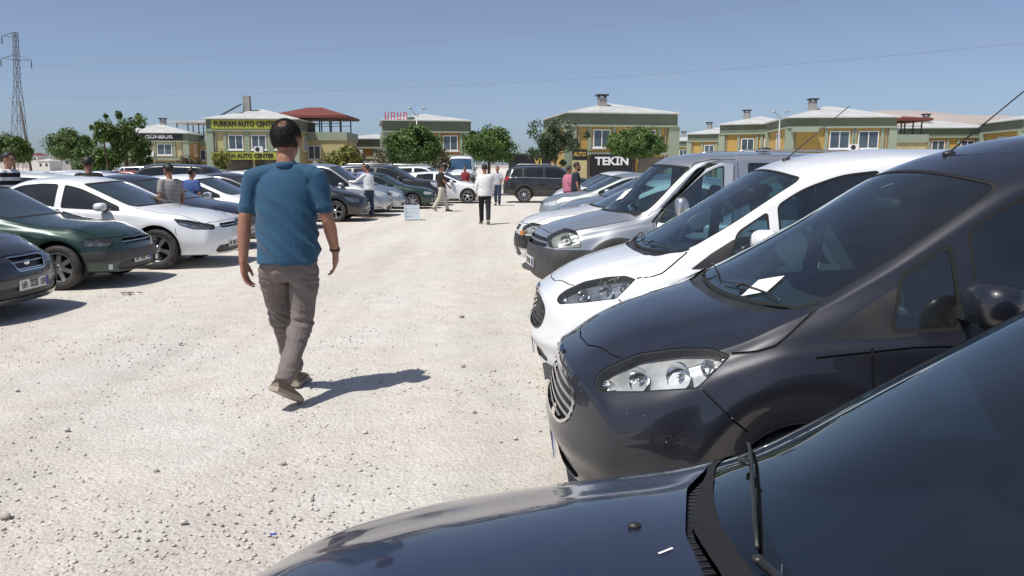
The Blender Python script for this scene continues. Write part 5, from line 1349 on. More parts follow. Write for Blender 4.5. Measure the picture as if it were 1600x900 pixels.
def hair_cap(parent, c, s, fwd, mat, bald=False, full=1.0, strands=0):
    """hair as a thin uneven shell over the skull, open over the face and, if bald, at the crown"""
    c = Vector(c); f = Vector(fwd).normalized(); ang = math.atan2(f.y, f.x) - math.pi / 2
    V = []; F = []; nu, nv = 44, 26; M = Matrix.Rotation(ang, 3, 'Z'); idx = {}
    for j in range(nv + 1):
        th = math.pi * j / nv
        for k in range(nu):
            ph = 2 * math.pi * k / nu; d = Vector((math.sin(th) * math.cos(ph), math.sin(th) * math.sin(ph), math.cos(th)))
            keep = d.z > -.12 + (.62 * max(d.y, 0) if d.y > 0 else -.46 * min(1, -d.y * 1.2)) + .08 * mnoise.noise(d * 6)
            if d.y > .55 and d.z < .62: keep = False
            if abs(d.x) > .93 and d.z < .02: keep = False
            if bald:
                q = (d - Vector((0.0, -.60, .80)).normalized()).length + .10 * mnoise.noise(d * 4)
                q2 = (d - Vector((0, .35, .93)).normalized()).length + .16 * mnoise.noise(d * 5)
                if q < .30: keep = False
            if keep: idx[(j, k)] = None
    pos = {}
    def vid(j, k):
        k %= nu
        if (j, k) not in pos:
            th = math.pi * j / nv; ph = 2 * math.pi * k / nu; d = Vector((math.sin(th) * math.cos(ph), math.sin(th) * math.sin(ph), math.cos(th)))
            edge = 1.0
            t = (.010 * full + .006 * mnoise.noise(d * 9)) * s
            rr = Vector((.080 * s + t, .098 * s + t, .100 * s + t))
            p = M @ Vector((d.x * rr.x, d.y * rr.y - .008 * s, d.z * rr.z + .022 * s)) + c
            if d.z < .1: p += M @ Vector((-d.x * .006 * s, 0, 0))
            pos[(j, k)] = len(V); V.append(tuple(p))
        return pos[(j, k)]
    for (j, k) in list(idx):
        if j < nv and all(((j + a), (k + b) % nu) in idx for a, b in ((0, 1), (1, 0), (1, 1))): F.append((vid(j, k), vid(j + 1, k), vid(j + 1, k + 1), vid(j, k + 1)))
    if strands:                                         # short strands break up the outline and thin out towards the crown
        rs = random.Random(8)
        for q in range(strands):
            d = Vector((rs.gauss(0, 1), rs.gauss(0, 1), rs.gauss(0, 1))).normalized()
            if d.z < -.58 + (.75 * max(d.y, 0) if d.y > 0 else 0) or (d.y > .6 and d.z < .7) or (abs(d.x) > .92 and d.z < .05): continue
            if bald and (d - Vector((0, -.60, .80)).normalized()).length < .38 and rs.random() < .66: continue
            rr = Vector((.080 * s, .098 * s, .100 * s)) + Vector((1, 1, 1)) * (.013 * full * s); p0 = Vector((d.x * rr.x, d.y * rr.y - .008 * s, d.z * rr.z + .022 * s))
            t = (Vector((rs.gauss(0, .35), rs.gauss(0, .35) - .25, -.9 + rs.gauss(0, .3)))); t = (t - d * t.dot(d)).normalized() + d * .16; w = d.cross(t).normalized() * .0013; L_ = rs.uniform(.012, .024) * s
            k0 = len(V); V += [tuple(M @ (p0 - w) + c), tuple(M @ (p0 + w) + c), tuple(M @ (p0 + t * L_) + c)]; F.append((k0, k0 + 1, k0 + 2))
    o = mesh_obj('hair', V, F, mat, parent, True)
    sm = o.modifiers.new('t', 'SOLIDIFY'); sm.thickness = (.012 if not strands else .0012) * s; sm.offset = -1
    return o

def shoe(parent, heel, toe, mat, solem, s=1.0):
    h, t = Vector(heel), Vector(toe); d = (t - h); L = d.length; d.normalize(); up = Vector((0, 0, 1)); r = d.cross(up).normalized(); n = r.cross(d).normalized()
    u = MB(); V = []; F = []; m = 12; prof = [(0, .036, .075), (.06, .040, .095), (.25, .042, .098), (.42, .044, .080), (.62, .050, .062), (.80, .049, .052), (.94, .036, .040), (1.0, .016, .028)]
    for (a, w, hh) in prof:
        for k in range(m):
            q = 2 * math.pi * k / m; zz = math.sin(q); yy = math.cos(q)
            z = .022 + max(0, zz) ** .8 * (hh - .022) if zz > 0 else .022
            V.append(tuple(h + d * (a * L) + r * (yy * w * s * (1 if zz <= 0 else 1 - .25 * zz)) + n * z * s))
    for i in range(len(prof) - 1):
        for k in range(m): F.append((i * m + k, i * m + (k + 1) % m, (i + 1) * m + (k + 1) % m, (i + 1) * m + k))
    F.append(tuple(range(m))); F.append(tuple((len(prof) - 1) * m + k for k in range(m)))
    u.add(V, F); o = u.build('shoe', mat, parent, True)
    V = []; F = []; k = 14
    for zz in (0.0, .026):
        for (a, w, hh) in prof: V += [tuple(h + d * (a * L * 1.02 - .004) - r * (w * s + .004) + n * zz * s), tuple(h + d * (a * L * 1.02 - .004) + r * (w * s + .004) + n * zz * s)]
    e = len(prof)
    for i in range(e - 1):
        F += [(2 * i, 2 * i + 1, 2 * i + 3, 2 * i + 2), (2 * e + 2 * i, 2 * e + 2 * i + 2, 2 * e + 2 * i + 3, 2 * e + 2 * i + 1), (2 * i, 2 * i + 2, 2 * e + 2 * i + 2, 2 * e + 2 * i), (2 * i + 1, 2 * e + 2 * i + 1, 2 * e + 2 * i + 3, 2 * i + 3)]
    F += [(0, 2 * e, 2 * e + 1, 1), (2 * e - 2, 2 * e - 1, 4 * e - 1, 4 * e - 2)]
    mesh_obj('shoe_sole', V, F, solem, o)
    return o

def ridge(p, sx, sy, sz, seed=0.0):
    v = mnoise.noise(Vector((p[0] * sx + seed, p[1] * sy, p[2] * sz)))
    return 1.0 - abs(v) * 2.0

def stripes(name, a, b, scale, axis=2, rough=.85):
    """woven stripe cloth"""
    if name in MATS: return MATS[name]
    m = pbr(name, a, rough); nt = m.node_tree; tc = nt.nodes.new('ShaderNodeTexCoord'); sp = nt.nodes.new('ShaderNodeSeparateXYZ'); lnk(nt, tc.outputs['Object'], sp.inputs[0])
    mm = nt.nodes.new('ShaderNodeMath'); mm.operation = 'MULTIPLY'; mm.inputs[1].default_value = scale; lnk(nt, sp.outputs[axis], mm.inputs[0])
    fr = nt.nodes.new('ShaderNodeMath'); fr.operation = 'FRACT'; lnk(nt, mm.outputs[0], fr.inputs[0])
    gt = nt.nodes.new('ShaderNodeMath'); gt.operation = 'GREATER_THAN'; gt.inputs[1].default_value = .55; lnk(nt, fr.outputs[0], gt.inputs[0])
    mx = nt.nodes.new('ShaderNodeMix'); mx.data_type = 'RGBA'; mx.inputs[6].default_value = (*a, 1); mx.inputs[7].default_value = (*b, 1)
    lnk(nt, gt.outputs[0], mx.inputs[0]); lnk(nt, mx.outputs[2], nt.nodes['Principled BSDF'].inputs['Base Color'])
    return m

def knit_blue():
    m = pbr('shirt_blue_knit', (.009, .066, .136), .8, noise=.35, c2=(.007, .052, .110), scale=5)
    nt = m.node_tree; b = nt.nodes['Principled BSDF']; b.inputs['Sheen Weight'].default_value = .15
    tc = nt.nodes.new('ShaderNodeTexCoord'); sp = nt.nodes.new('ShaderNodeSeparateXYZ'); lnk(nt, tc.outputs['Object'], sp.inputs[0])
    def wave(k):
        mm = nt.nodes.new('ShaderNodeMath'); mm.operation = 'MULTIPLY'; mm.inputs[1].default_value = k; lnk(nt, sp.outputs[0], mm.inputs[0])
        s = nt.nodes.new('ShaderNodeMath'); s.operation = 'SINE'; lnk(nt, mm.outputs[0], s.inputs[0]); return s
    a = wave(260.0); p = nt.nodes.new('ShaderNodeMath'); p.operation = 'ABSOLUTE'; lnk(nt, a.outputs[0], p.inputs[0])
    n = nt.nodes.new('ShaderNodeTexNoise'); n.inputs['Scale'].default_value = 260; lnk(nt, tc.outputs['Object'], n.inputs['Vector'])
    ad = nt.nodes.new('ShaderNodeMath'); ad.operation = 'ADD'; lnk(nt, p.outputs[0], ad.inputs[0]); lnk(nt, n.outputs['Fac'], ad.inputs[1])
    bp = nt.nodes.new('ShaderNodeBump'); bp.inputs['Strength'].default_value = .35; bp.inputs['Distance'].default_value = .004; lnk(nt, ad.outputs[0], bp.inputs['Height']); lnk(nt, bp.outputs[0], b.inputs['Normal'])
    return m

def person(name, J, look, loc, rz, label, vox=.012, group=None):
    """J: joints in local metres (facing +y); look: materials and flags"""
    root = empty(name, loc, rz); tag(root, label, 'person', group)
    b = MB(); hd = J['head']; fwd = J.get('face', (0, 1, 0)); s = J.get('hs', 1.0); n0 = J['neck']; k = J.get('k', 1.0)
    head(b, hd, s, fwd)
    limb(b, [(n0[0], n0[1], n0[2] - .06), n0, (hd[0], hd[1] - .01, hd[2] - .06)], [.062 * k, .054 * k, .054 * k])
    pel = J['pelvis']; ch = J['chest']; bx = J.get('bx', 1.0)
    rings(b, [(pel[0], pel[1], pel[2] - .08, .12 * bx, .10), (pel[0], pel[1], pel[2] + .06, .15 * bx, .11), (pel[0] * .5 + ch[0] * .5, pel[1] * .5 + ch[1] * .5, (pel[2] + ch[2]) / 2, .145 * bx, .105), (ch[0], ch[1], ch[2], .165 * bx, .11), (ch[0], ch[1], ch[2] + .12, .14 * bx, .085), (n0[0], n0[1], n0[2] - .02, .06, .055)])
    for sd in 'LR':
        sh, el, wr, ti = J['sh' + sd], J['el' + sd], J['wr' + sd], J['ti' + sd]; sg = -1 if sd == 'L' else 1
        limb(b, [sh, Vector(sh).lerp(Vector(el), .5), el, Vector(el).lerp(Vector(wr), .3), wr], [.054 * k, .048 * k, .040 * k, .042 * k, .027 * k])
        hand(b, wr, Vector(ti) - Vector(wr), sg, J.get('thumb' + sd, (0, 1, 0)), look.get('curl', .45), k)
        hp, kn, an = J['hp' + sd], J['kn' + sd], J['an' + sd]
        limb(b, [hp, Vector(hp).lerp(Vector(kn), .5), kn, Vector(kn).lerp(Vector(an), .35), an], [.078 * k, .068 * k, .05 * k, .052 * k, .034 * k])
    body = remeshed('body', b, SKIN, root, vox * (.75 if vox < .01 else .95), 3)
    eyes(body, hd, s, fwd)
    if look.get('hat'):
        h = MB(); h.ell((hd[0], hd[1] - .005, hd[2] + .055), (.095 * s, .112 * s, .075 * s), 18, 10); ff = Vector(fwd).normalized()
        h.ell((hd[0] + ff.x * .10, hd[1] + ff.y * .10, hd[2] + .045), (.07, .07, .012), 12, 6); h.build('cap', look['hat'], root, True)
    else: hair_cap(root, hd, s, fwd, look.get('hair', HAIR), look.get('bald', False), look.get('hair_full', 1.0), look.get('strands', 0))
    # shirt
    t = MB(); hem = look.get('hem', pel[2] - .02); g = look.get('loose', 1.0) * bx
    cx = lambda z: pel[0] + (ch[0] - pel[0]) * (z - pel[2]) / max(ch[2] - pel[2], .01); cy = lambda z: pel[1] + (ch[1] - pel[1]) * (z - pel[2]) / max(ch[2] - pel[2], .01)
    zc = ch[2]; rr = []
    shz = max(J['shL'][2], J['shR'][2])
    for z, rx, ry in ((hem, .182, .135), (hem + .012, .190, .142), (hem + .10, .188, .140), (hem + (zc - hem) * .5, .180, .135), (zc, .192, .135), (zc + .07, .190, .125), (shz - .01, .165, .105), (shz + .03, .125, .085), (n0[2] - .060, .085, .072), (n0[2] - .040, .066, .064)):
        rr.append((cx(z) if z < n0[2] - .1 else n0[0] * .6 + cx(z) * .4, cy(z) if z < n0[2] - .1 else n0[1] * .6 + cy(z) * .4, z, rx * g if z < shz + .01 else rx * bx * 1.05, ry * (g if z < shz else 1)))
    rings(t, rr, 28)
    ln = look.get('sleeve', 'short')
    for sd in 'LR':
        sh, el, wr = Vector(J['sh' + sd]), Vector(J['el' + sd]), Vector(J['wr' + sd]); sg = -1 if sd == 'L' else 1
        s0 = sh + Vector((-sg * .05, 0, .005)); limb(t, [(n0[0] + sg * .03, n0[1], n0[2] - .085), sh + Vector((-sg * .02, 0, .012))], [.055 * k, .056 * k])
        if ln == 'short': limb(t, [s0, sh, sh.lerp(el, .35), sh.lerp(el, .70)], [.064 * k, .066 * k, .067 * k, .064 * k])
        else: limb(t, [s0, sh, sh.lerp(el, .5), el, el.lerp(wr, .5), el.lerp(wr, .94)], [.064 * k, .064 * k, .060 * k, .055 * k, .050 * k, .042 * k])
    A = look.get('fold', .008)
    def dsh(p, n):
        low = max(0.0, min(1.0, (zc - p[2]) / .25)); up = max(0.0, min(1.0, (zc + .12 - p[2]) / .14))
        return A * (1.0 * ridge((p[0], p[1], p[2] + p[0] * .8), 2.4, 3, 7.5, 3.1) * (.15 + .85 * low) + .7 * ridge((p[0] + p[2] * .9, p[1], p[2] * .4), 7, 3, 5, 9.7)) * (.12 + .88 * up) - A * .85 * up
    so = remeshed('shirt', t, look['shirt'], root, vox * (.8 if vox < .01 else 1.15), 5, dsh)
    if look.get('collar', True):
        c = MB(); c.lathe([(.064, -.022), (.078, -.02), (.074, .010), (.066, .020), (.060, .012)], 24, 'z', (n0[0], n0[1], n0[2] - .046)); c.build('collar', look['shirt'], so, True)
    # trousers
    q = MB(); wz = pel[2] + .09
    rings(q, [(pel[0], pel[1], pel[2] - .12, .10 * bx, .10), (pel[0], pel[1], pel[2] - .06, .175 * bx, .125), (pel[0], pel[1], pel[2] + .02, .180 * bx, .130), (pel[0], pel[1], wz, .168 * bx, .120)], 26)
    lw = look.get('leg', 1.0)
    for sd in 'LR':
        hp, kn, an = Vector(J['hp' + sd]), Vector(J['kn' + sd]), Vector(J['an' + sd])
        e = kn.lerp(an, look.get('cuff', 1.0))
        limb(q, [hp + Vector((0, 0, .02)), hp.lerp(kn, .3), hp.lerp(kn, .7), kn, kn.lerp(an, .4), kn.lerp(an, .85), e], [.100 * lw, .098 * lw, .084 * lw, .074 * lw, .072 * lw, .062 * lw, .064 * lw])
    kz = (J['knL'][2] + J['knR'][2]) / 2; az = min(J['anL'][2], J['anR'][2])
    def dtr(p, n):
        nearj = math.exp(-((p[2] - kz) / .10) ** 2) + .9 * math.exp(-((p[2] - az - .08) / .09) ** 2) + .6 * math.exp(-((p[2] - pel[2] + .12) / .09) ** 2)
        return A * .9 * (ridge((p[0], p[1], p[2] + p[0] * .4), 6, 5, 24, 1.7) * nearj * .8 + .35 * ridge(p, 9, 6, 6, 5.2)) - A * .3
    remeshed('trousers', q, look['trousers'], root, vox * (.8 if vox < .01 else 1.15), 4, dtr)
    for sd in 'LR': shoe(root, J['he' + sd], J['to' + sd], look.get('shoe', SHOED), look.get('sole', SOLE), k)
    return root

def stand(H=1.75, stride=0.0, arm=.12, bend=0.15, lean=0.0, face=(0, 1, 0), armf=(0, 0)):
    """standing or walking joints for a person of height H facing +y; armf = forward swing of left, right hand"""
    u = H / 1.75; sw = stride
    J = dict(head=(0, .03 + lean * .6, 1.63 * u), neck=(0, lean * .5, 1.485 * u), chest=(0, lean * .35, 1.24 * u), pelvis=(0, 0, .93 * u), face=face, k=u, hs=u)
    for sd, sg, ph, af in (('L', -1, 1, armf[0]), ('R', 1, -1, armf[1])):
        J['sh' + sd] = (sg * .175 * u, lean * .45, 1.405 * u); J['el' + sd] = (sg * (.175 + arm * .6) * u, lean * .45 - ph * sw * .15 - .03 + af * .35, (1.13 + af * .05) * u)
        J['wr' + sd] = (sg * (.175 + arm * .7 - af * .10) * u, lean * .4 - ph * sw * .32 + bend * .15 + af * .62, (.88 + bend * .08 + max(af, 0) * .30) * u)
        w = Vector(J['wr' + sd]); e = Vector(J['el' + sd]); J['ti' + sd] = tuple(w + (w - e).normalized() * .1)
        J['hp' + sd] = (sg * .092 * u, 0, .89 * u); J['kn' + sd] = (sg * .098 * u, ph * sw * .48 + .03, .495 * u)
        J['an' + sd] = (sg * .09 * u, ph * sw - (.06 if ph < 0 else 0) * (sw > .05), (.10 if ph > 0 or sw < .05 else .16) * u)
        a = J['an' + sd]; 
        if ph < 0 and sw > .05: J['he' + sd] = (a[0], a[1] - .09, .12 * u); J['to' + sd] = (a[0], a[1] + .14, .0)
        else: J['he' + sd] = (a[0] , a[1] - .07, .0); J['to' + sd] = (a[0] + sg * .04, a[1] + .20 * u, .0)
    return J
# ---------------------------------------------------------------- the man walking away in the middle of the lane
JM = dict(head=(.012, .04, 1.785), hs=1.08, neck=(.015, 0, 1.665), chest=(0, .01, 1.38), pelvis=(.005, -.01, .955), face=(.06, 1, .0), k=1.08, bx=1.10,
    shL=(-.205, -.005, 1.535), elL=(-.275, -.03, 1.245), wrL=(-.300, -.03, .965), tiL=(-.292, -.02, .80), shR=(.215, -.005, 1.545), elR=(.285, .0, 1.245), wrR=(.298, .13, 1.015), tiR=(.285, .17, .86),
    hpL=(-.108, 0, .90), knL=(-.118, .16, .515), anL=(-.075, .30, .11), heL=(-.07, .22, .01), toL=(-.06, .51, .0),
    hpR=(.108, 0, .90), knR=(.075, .0, .53), anR=(.02, -.275, .20), heR=(-.035, -.355, .150), toR=(.075, -.135, .0))
man = person('person', JM, dict(shirt=knit_blue(), trousers=pbr('trousers_taupe', (.175, .145, .135), .85, noise=.35, c2=(.13, .108, .10), scale=16, bump=(300, .15, .002)), bald=True, hair=HAIRG, hair_full=.6, strands=7000, shoe=SHOE, sole=SOLE, hem=.955, loose=1.03, fold=.022, cuff=.93, leg=1.02),
    (-1.54, 5.25, 0), 0, 'man in blue knit polo shirt and taupe trousers walking away, balding head', .008)
MB().lathe([(.031, -.014), (.036, -.012), (.036, .012), (.031, .014)], 20, 'z', (.296, .118, 1.035)).build('wristwatch', WATCH, man, True)
# ================================================================ the right-hand row (noses towards the lane)
c_near = build_car(dict(NEAR, glass=CLEAR2, glass_f=CLEAR2), 'sedan', NEARP, True)
place(c_near, -.80, 1.05, 0, 'slate-blue sedan in the foreground, bonnet and windscreen filling the corner', 'car', 'cars parked in the right row')
wiper(c_near, (1.365, .69), (1.195, .10), (1.29, .48)); wiper(c_near, (1.215, -.02), (1.31, -.62), (1.185, .06))
MB().ell((1.02, .25, on_surf(c_near, 1.02, .25)[0].z + .003), (.013, .010, .007), 10, 6).build('washer_nozzle', BLACKP, c_near, True)
MB().ell((1.02, -.25, on_surf(c_near, 1.02, -.25)[0].z + .003), (.013, .010, .007), 10, 6).build('washer_nozzle', BLACKP, c_near, True)
patch_on(c_near, 'bird_mark', 1.055, .14, .030, .005, .5, PAPER, .003)

TALL = dict(courier_parts(COURIER, True))
TALL['zt'] = TALL['zt'][:7] + [(1.93, 1.660), (2.2, 1.735), (2.6, 1.795), (3.3, 1.81), (3.9, 1.77), (4.12, 1.68), (4.16, 1.62)]
TALL['zr'] = TALL['zr'][:8] + [(2.1, 1.615), (2.5, 1.69), (3.4, 1.71), (4.0, 1.66), (4.16, 1.56)]
van1 = build_car(TALL, 'family_van', GREYD, True)
place(van1, .17, 3.78, 0, 'anthracite family van with chrome-barred grille beside the foreground sedan', 'van', 'cars parked in the right row')
van2 = build_car(dict(courier_parts(COURIER, False), mirror=(1.50, .87, 1.125, (.085, .11, .082))), 'family_van', WHITE, True)
place(van2, .13, 5.90, 0, 'white family van with black grille behind the anthracite van', 'van', 'cars parked in the right row')
for v in (van1, van2):
    wiper(v, (.965, -.60), (.885, .02), (.90, -.20)); wiper(v, (.89, .10), (.99, .62), (.87, .35))
    z = on_surf(v, 1.95, 0)[0].z
    MB().ell((1.95, 0, z), (.035, .022, .02), 10, 6).build('antenna_base', BLACKP, v, True); MB().tube([(1.95, 0, z + .01), (2.40, 0, z + .40)], [.005, .003], 6).build('antenna', BLACKP, v, True)
    MB().ell((.075, 0, .705), (.008, .06, .024), 14, 8, rot=(0, .45, 0)).build('bonnet_badge', pbr('badge_blue', (.02, .05, .16), .2, .5, 1.0), v, True)
patch_on(van1, 'paper_slip', .965, -.35, .125, .135, .63, PAPER, .006)
# scratches and stone chips on the front bumper
for (x, z) in ((.36, .60), (.31, .605), (.45, .50), (.70, .64)):
    V, N = SURF[van1.name]; i = np.argmin((V[:, 0] - x) ** 2 + (V[:, 2] - z) ** 2 + 10 * (N[:, 1] < .1)); p = Vector(V[i]); n = Vector(N[i]); p.y *= -1; n.y *= -1
    MB().ell(tuple(p + n * .001), (.0035, .0025, .002), 6, 4).build('paint_chip', CONC, van1)

P3 = dict(CONNECT, glass=CLEAR, glass_f=CLEAR)
P3['open_door'] = dict(poly=[(1.36, .30), (1.36, .95), (1.54, 1.20), (1.90, 1.585), (2.06, 1.655), (2.20, 1.645), (2.215, .30)], hinge=(1.36, .885), ang=R(24), box=(1.3, 2.25))
van3 = build_car(P3, 'panel_van', SILVER, True)
place(van3, .26, 9.85, R(8), 'silver van with black bumper, fogged headlights and driver door ajar', 'van', 'cars parked in the right row')
wiper(van3, (1.20, -.6), (1.09, .02), (1.15, -.3)); patch_on(van3, 'paper_slip', 1.22, .05, .14, .2, .2, PAPER, .005)
for s in (-1, 1): MB().tube([(2.45, s * .60, 1.785), (2.55, s * .60, 1.815), (3.8, s * .60, 1.808), (3.95, s * .60, 1.775)], .012, 8).build('roof_rail', SATIN, van3, True)
MB().ell((3.0, -.2, 1.83), (.10, .06, .03), 10, 6).build('roof_vent', BLACKP, van3, True)
MB().ell((.105, 0, .765), (.008, .055, .022), 12, 8, rot=(0, .5, 0)).build('bonnet_badge', DARKMET, van3, True)

# ================================================================ generic cars: one prototype per body type, then copies
TYPES = dict(
    saloon=dict(L=4.62, W=1.78, H=1.47, nose=.755, hoodz=.95, sc=1.17, sf=1.98, sr=3.12, sd=3.92, wstyle='bi', Rw=.325, wb=(.93, 3.63), belt=(.86, .95), lamp='slim', grille='slim'),
    saloon_old=dict(L=4.40, W=1.72, H=1.42, nose=.70, hoodz=.90, sc=1.25, sf=2.0, sr=3.0, sd=3.75, wstyle='cap', Rw=.30, wb=(.86, 3.45), belt=(.80, .87), lamp='old', grille='slim', plan=.26, roofy=.57),
    hatch=dict(L=4.15, W=1.76, H=1.46, nose=.74, hoodz=.95, sc=1.05, sf=1.85, sr=3.05, tail='hatch', wstyle='five', wb=(.86, 3.42), belt=(.86, .95), lamp='slim', grille='trap'),
    hatch_small=dict(L=3.95, W=1.70, H=1.47, nose=.73, hoodz=.94, sc=.98, sf=1.75, sr=2.9, tail='hatch', wstyle='multi', Rw=.30, wb=(.82, 3.28), belt=(.86, .96), lamp='tall', grille='trap'),
    estate=dict(L=4.50, W=1.76, H=1.50, nose=.74, hoodz=.94, sc=1.15, sf=1.92, sr=3.5, tail='wagon', wstyle='multi', wb=(.90, 3.52), belt=(.86, .94), lamp='slim', grille='slim'),
    suv=dict(L=4.86, W=1.93, H=1.71, nose=.95, hoodz=1.12, sc=1.32, sf=2.12, sr=3.9, tail='wagon', Rw=.37, wb=(.93, 3.86), belt=(1.05, 1.12), wstyle='star', lamp='tall', grille='big', sill=.28, roofy=.64, chrome=True, clad=GREYP, prof=[(.2, .06), (.35, 0), (.6, -.02), (.85, .03), (.95, .08)]),
    minivan=dict(L=4.40, W=1.80, H=1.74, nose=.82, hoodz=1.02, sc=.95, sf=1.75, sr=3.7, tail='wagon', wstyle='cap', wb=(.90, 3.62), belt=(.92, .98), lamp='tall', grille='slim', roofy=.64, clad=GREYP, sill=.22))
COUNT = {}
def park(kind, nose_x, y, yaw, mat, label, cat='car', group='cars parked in the left row', over=None):
    key = kind if not over else kind + str(sorted(over.items()))
    name = {'saloon': 'sedan', 'saloon_old': 'sedan', 'hatch': 'hatchback', 'hatch_small': 'hatchback', 'estate': 'estate_car', 'suv': 'suv', 'minivan': 'minivan'}[kind]
    if key not in PROTO:
        PROTO[key] = build_car(generic(**dict(TYPES[kind], **(over or {}))), name, mat, False); o = PROTO[key]
    else:
        o = copy_tree(PROTO[key]); recolour(o, mat)
    place(o, nose_x, y, yaw, label, cat, group)
    return o
RG = 'cars parked in the right row'
o = park('saloon_old', .05, 12.6, 0, WHITE2, 'old white car with black bumper and amber indicator behind the silver van', group=RG, over=dict(nose=.76, hoodz=.95, lamp='round', bumper=BLACKP, detail=True))
MB().box((.13, -.64, .60), (.05, .12, .07), rot=(0, 0, -.5)).build('indicator', AMBER, o)
park('hatch', .88, 16.9, 0, SILVERB, 'silver-blue hatchback with clear headlights beyond the white old car', group=RG, over=dict(lamp='tall', detail=True))
park('saloon', .74, 20.9, 0, SILVERG, 'silver-green sedan two places beyond the silver van', group=RG, over=dict(wstyle='multi'))
park('hatch', 1.25, 25.6, 0, WHITE, 'white hatchback behind the man in navy', group=RG)
park('hatch_small', 1.5, 28.6, 0, WHITE2, 'small white hatchback at the far end of the right row', group=RG)
park('saloon', 1.8, 31.2, 0, SILVER, 'silver sedan last in the right row before the black SUV', group=RG, over=dict(wstyle='multi'))
x5 = park('suv', 4.42, 36.6, math.pi, BLACK, 'black SUV with silver-trimmed windows parked side-on across the lane end', 'suv', 'cars at the end of the lane')
for s in (-1, 1):
    V, N = SURF[x5.name]; tr = []
    for x in np.linspace(1.70, 4.40, 16):
        z = float(slin(generic(**TYPES['suv'])['zsh'], np.array([x]), .05)[0]) + .045; i = np.argmin((V[:, 0] - x) ** 2 + (V[:, 2] - z) ** 2 + 5 * (N[:, 1] < .3)); tr.append((x, s * (V[i][1] + .004), z))
    MB().tube(tr, .014, 6).build('chrome_trim', CHROME, x5, True)
    MB().tube([(2.3, s * .62, 1.70), (2.45, s * .62, 1.765), (4.1, s * .62, 1.755), (4.25, s * .62, 1.70)], .018, 6).build('roof_rail', SATIN, x5, True)

# left row
L0 = park('hatch', -5.22, 8.30, math.pi, DKBLUE, 'night-blue hatchback whose nose shows at the left edge', over=dict(nose=.70, hoodz=.93, grille='trap', sill=.17, detail=True))
MB().ell((.06, 0, .585), (.012, .055, .035), 12, 8).build('grille_badge', CHROME, L0, True)
L1 = park('saloon_old', -5.24, 10.85, math.pi, GREEN, 'dark green sedan with dull headlights beside the white sedan', over=dict(sc=1.30, bumper=GREYP, detail=True, wb=(.74, 3.42)))
for s in (-1, 1): MB().box((.16, s * .60, .29), (.05, .16, .07), rot=(0, 0, s * .5)).build('fog_lamp', LAMPW, L1)
L2 = park('saloon', -4.72, 13.02, math.pi, WHITE, 'white sedan with dark glass and two-tone alloy wheels', over=dict(detail=True))
park('saloon', -5.25, 15.70, math.pi, NAVY, 'dark blue sedan right behind the white sedan')
park('hatch', -5.25, 18.35, math.pi, WHITE, 'white hatchback left of the walking man')
park('saloon', -5.20, 20.95, math.pi, DKBLUE, 'dark sedan mostly hidden behind the walking man', over=dict(wstyle='multi'))
park('hatch', -4.42, 23.85, math.pi, BLACK, 'black hatchback with pale headlight right of the walking man', over=dict(lamp='tall', detail=True))
park('minivan', -4.10, 26.35, math.pi, SILVER, 'silver minivan with black wheel arches beside the black hatchback', 'van')
park('hatch_small', -3.95, 28.75, math.pi, SILVERB, 'silver-grey hatchback beside the silver minivan')
park('saloon_old', -3.05, 31.1, math.pi, GREEN, 'dark green sedan far down the left row')
park('suv', -2.85, 33.6, math.pi, BLACK, 'black SUV nose behind the man in pale trousers', 'suv')
park('hatch', -1.15, 36.0, math.pi, WHITE, 'white hatchback sticking out at the far end of the left row')
park('suv', -1.9, 38.7, math.pi, WHITE, 'white SUV behind the far white hatchback', 'suv')
park('hatch_small', -2.6, 41.4, math.pi, SILVER, 'small silver hatchback last in the left row')
park('minivan', -6.2, 44.2, math.pi, WHITE2, 'white minivan roof behind the left row', 'van')
# further rows to the left: mostly roofs
G2R = 'cars in the rows behind the left row'
cols = [WHITE, SILVER, WHITE2, BLACK, WHITE, SILVERB, GREYD, WHITE, REDP, NAVY, WHITE2, SILVER, BEIGE, WHITE]
cname = ['white', 'silver', 'dusty white', 'black', 'white', 'silver-blue', 'charcoal', 'white', 'red', 'dark blue', 'dusty white', 'silver', 'beige', 'white']
kinds = ['hatch', 'saloon', 'estate', 'minivan', 'saloon', 'hatch_small', 'suv', 'estate', 'hatch', 'saloon', 'hatch_small', 'minivan', 'saloon_old', 'hatch']
nth = ['first', 'second', 'third', 'fourth', 'fifth', 'sixth', 'seventh', 'eighth', 'ninth', 'tenth', 'eleventh', 'twelfth', 'thirteenth', 'fourteenth', 'fifteenth', 'sixteenth']
park('suv', -10.1, 17.2, math.pi, GREYD, 'tall charcoal SUV behind the man in the striped shirt at far left', 'suv', G2R, over=dict(H=1.90))
for i in range(12):
    j = (i * 5 + 2) % 14; y = 19.6 + 2.65 * i
    park(kinds[j], -14.9 + rnd.uniform(-.3, .3), y + rnd.uniform(-.1, .1), 0, cols[j], '%s %s, %s car of the second row on the left' % (cname[j], kinds[j].replace('_', ' ').replace('saloon', 'sedan'), nth[i]), group=G2R)
for i in range(11):
    j = (i * 3 + 1) % 14; y = 25.0 + 2.8 * i
    park(kinds[j], -19.6 + rnd.uniform(-.3, .3), y, math.pi, cols[j], '%s %s, %s car of the third row on the left' % (cname[j], kinds[j].replace('_', ' ').replace('saloon', 'sedan'), nth[i]), group=G2R)
for i in range(9):
    j = (i * 3 + 4) % 14
    park(kinds[j], -29.0 + 2.9 * i + rnd.uniform(-.2, .2), 58 + rnd.uniform(-.5, .5), math.pi / 2, cols[j], '%s %s, %s from the left in the row before the buildings' % (cname[j], kinds[j].replace('_', ' ').replace('saloon', 'sedan'), nth[i]), group='cars before the buildings')
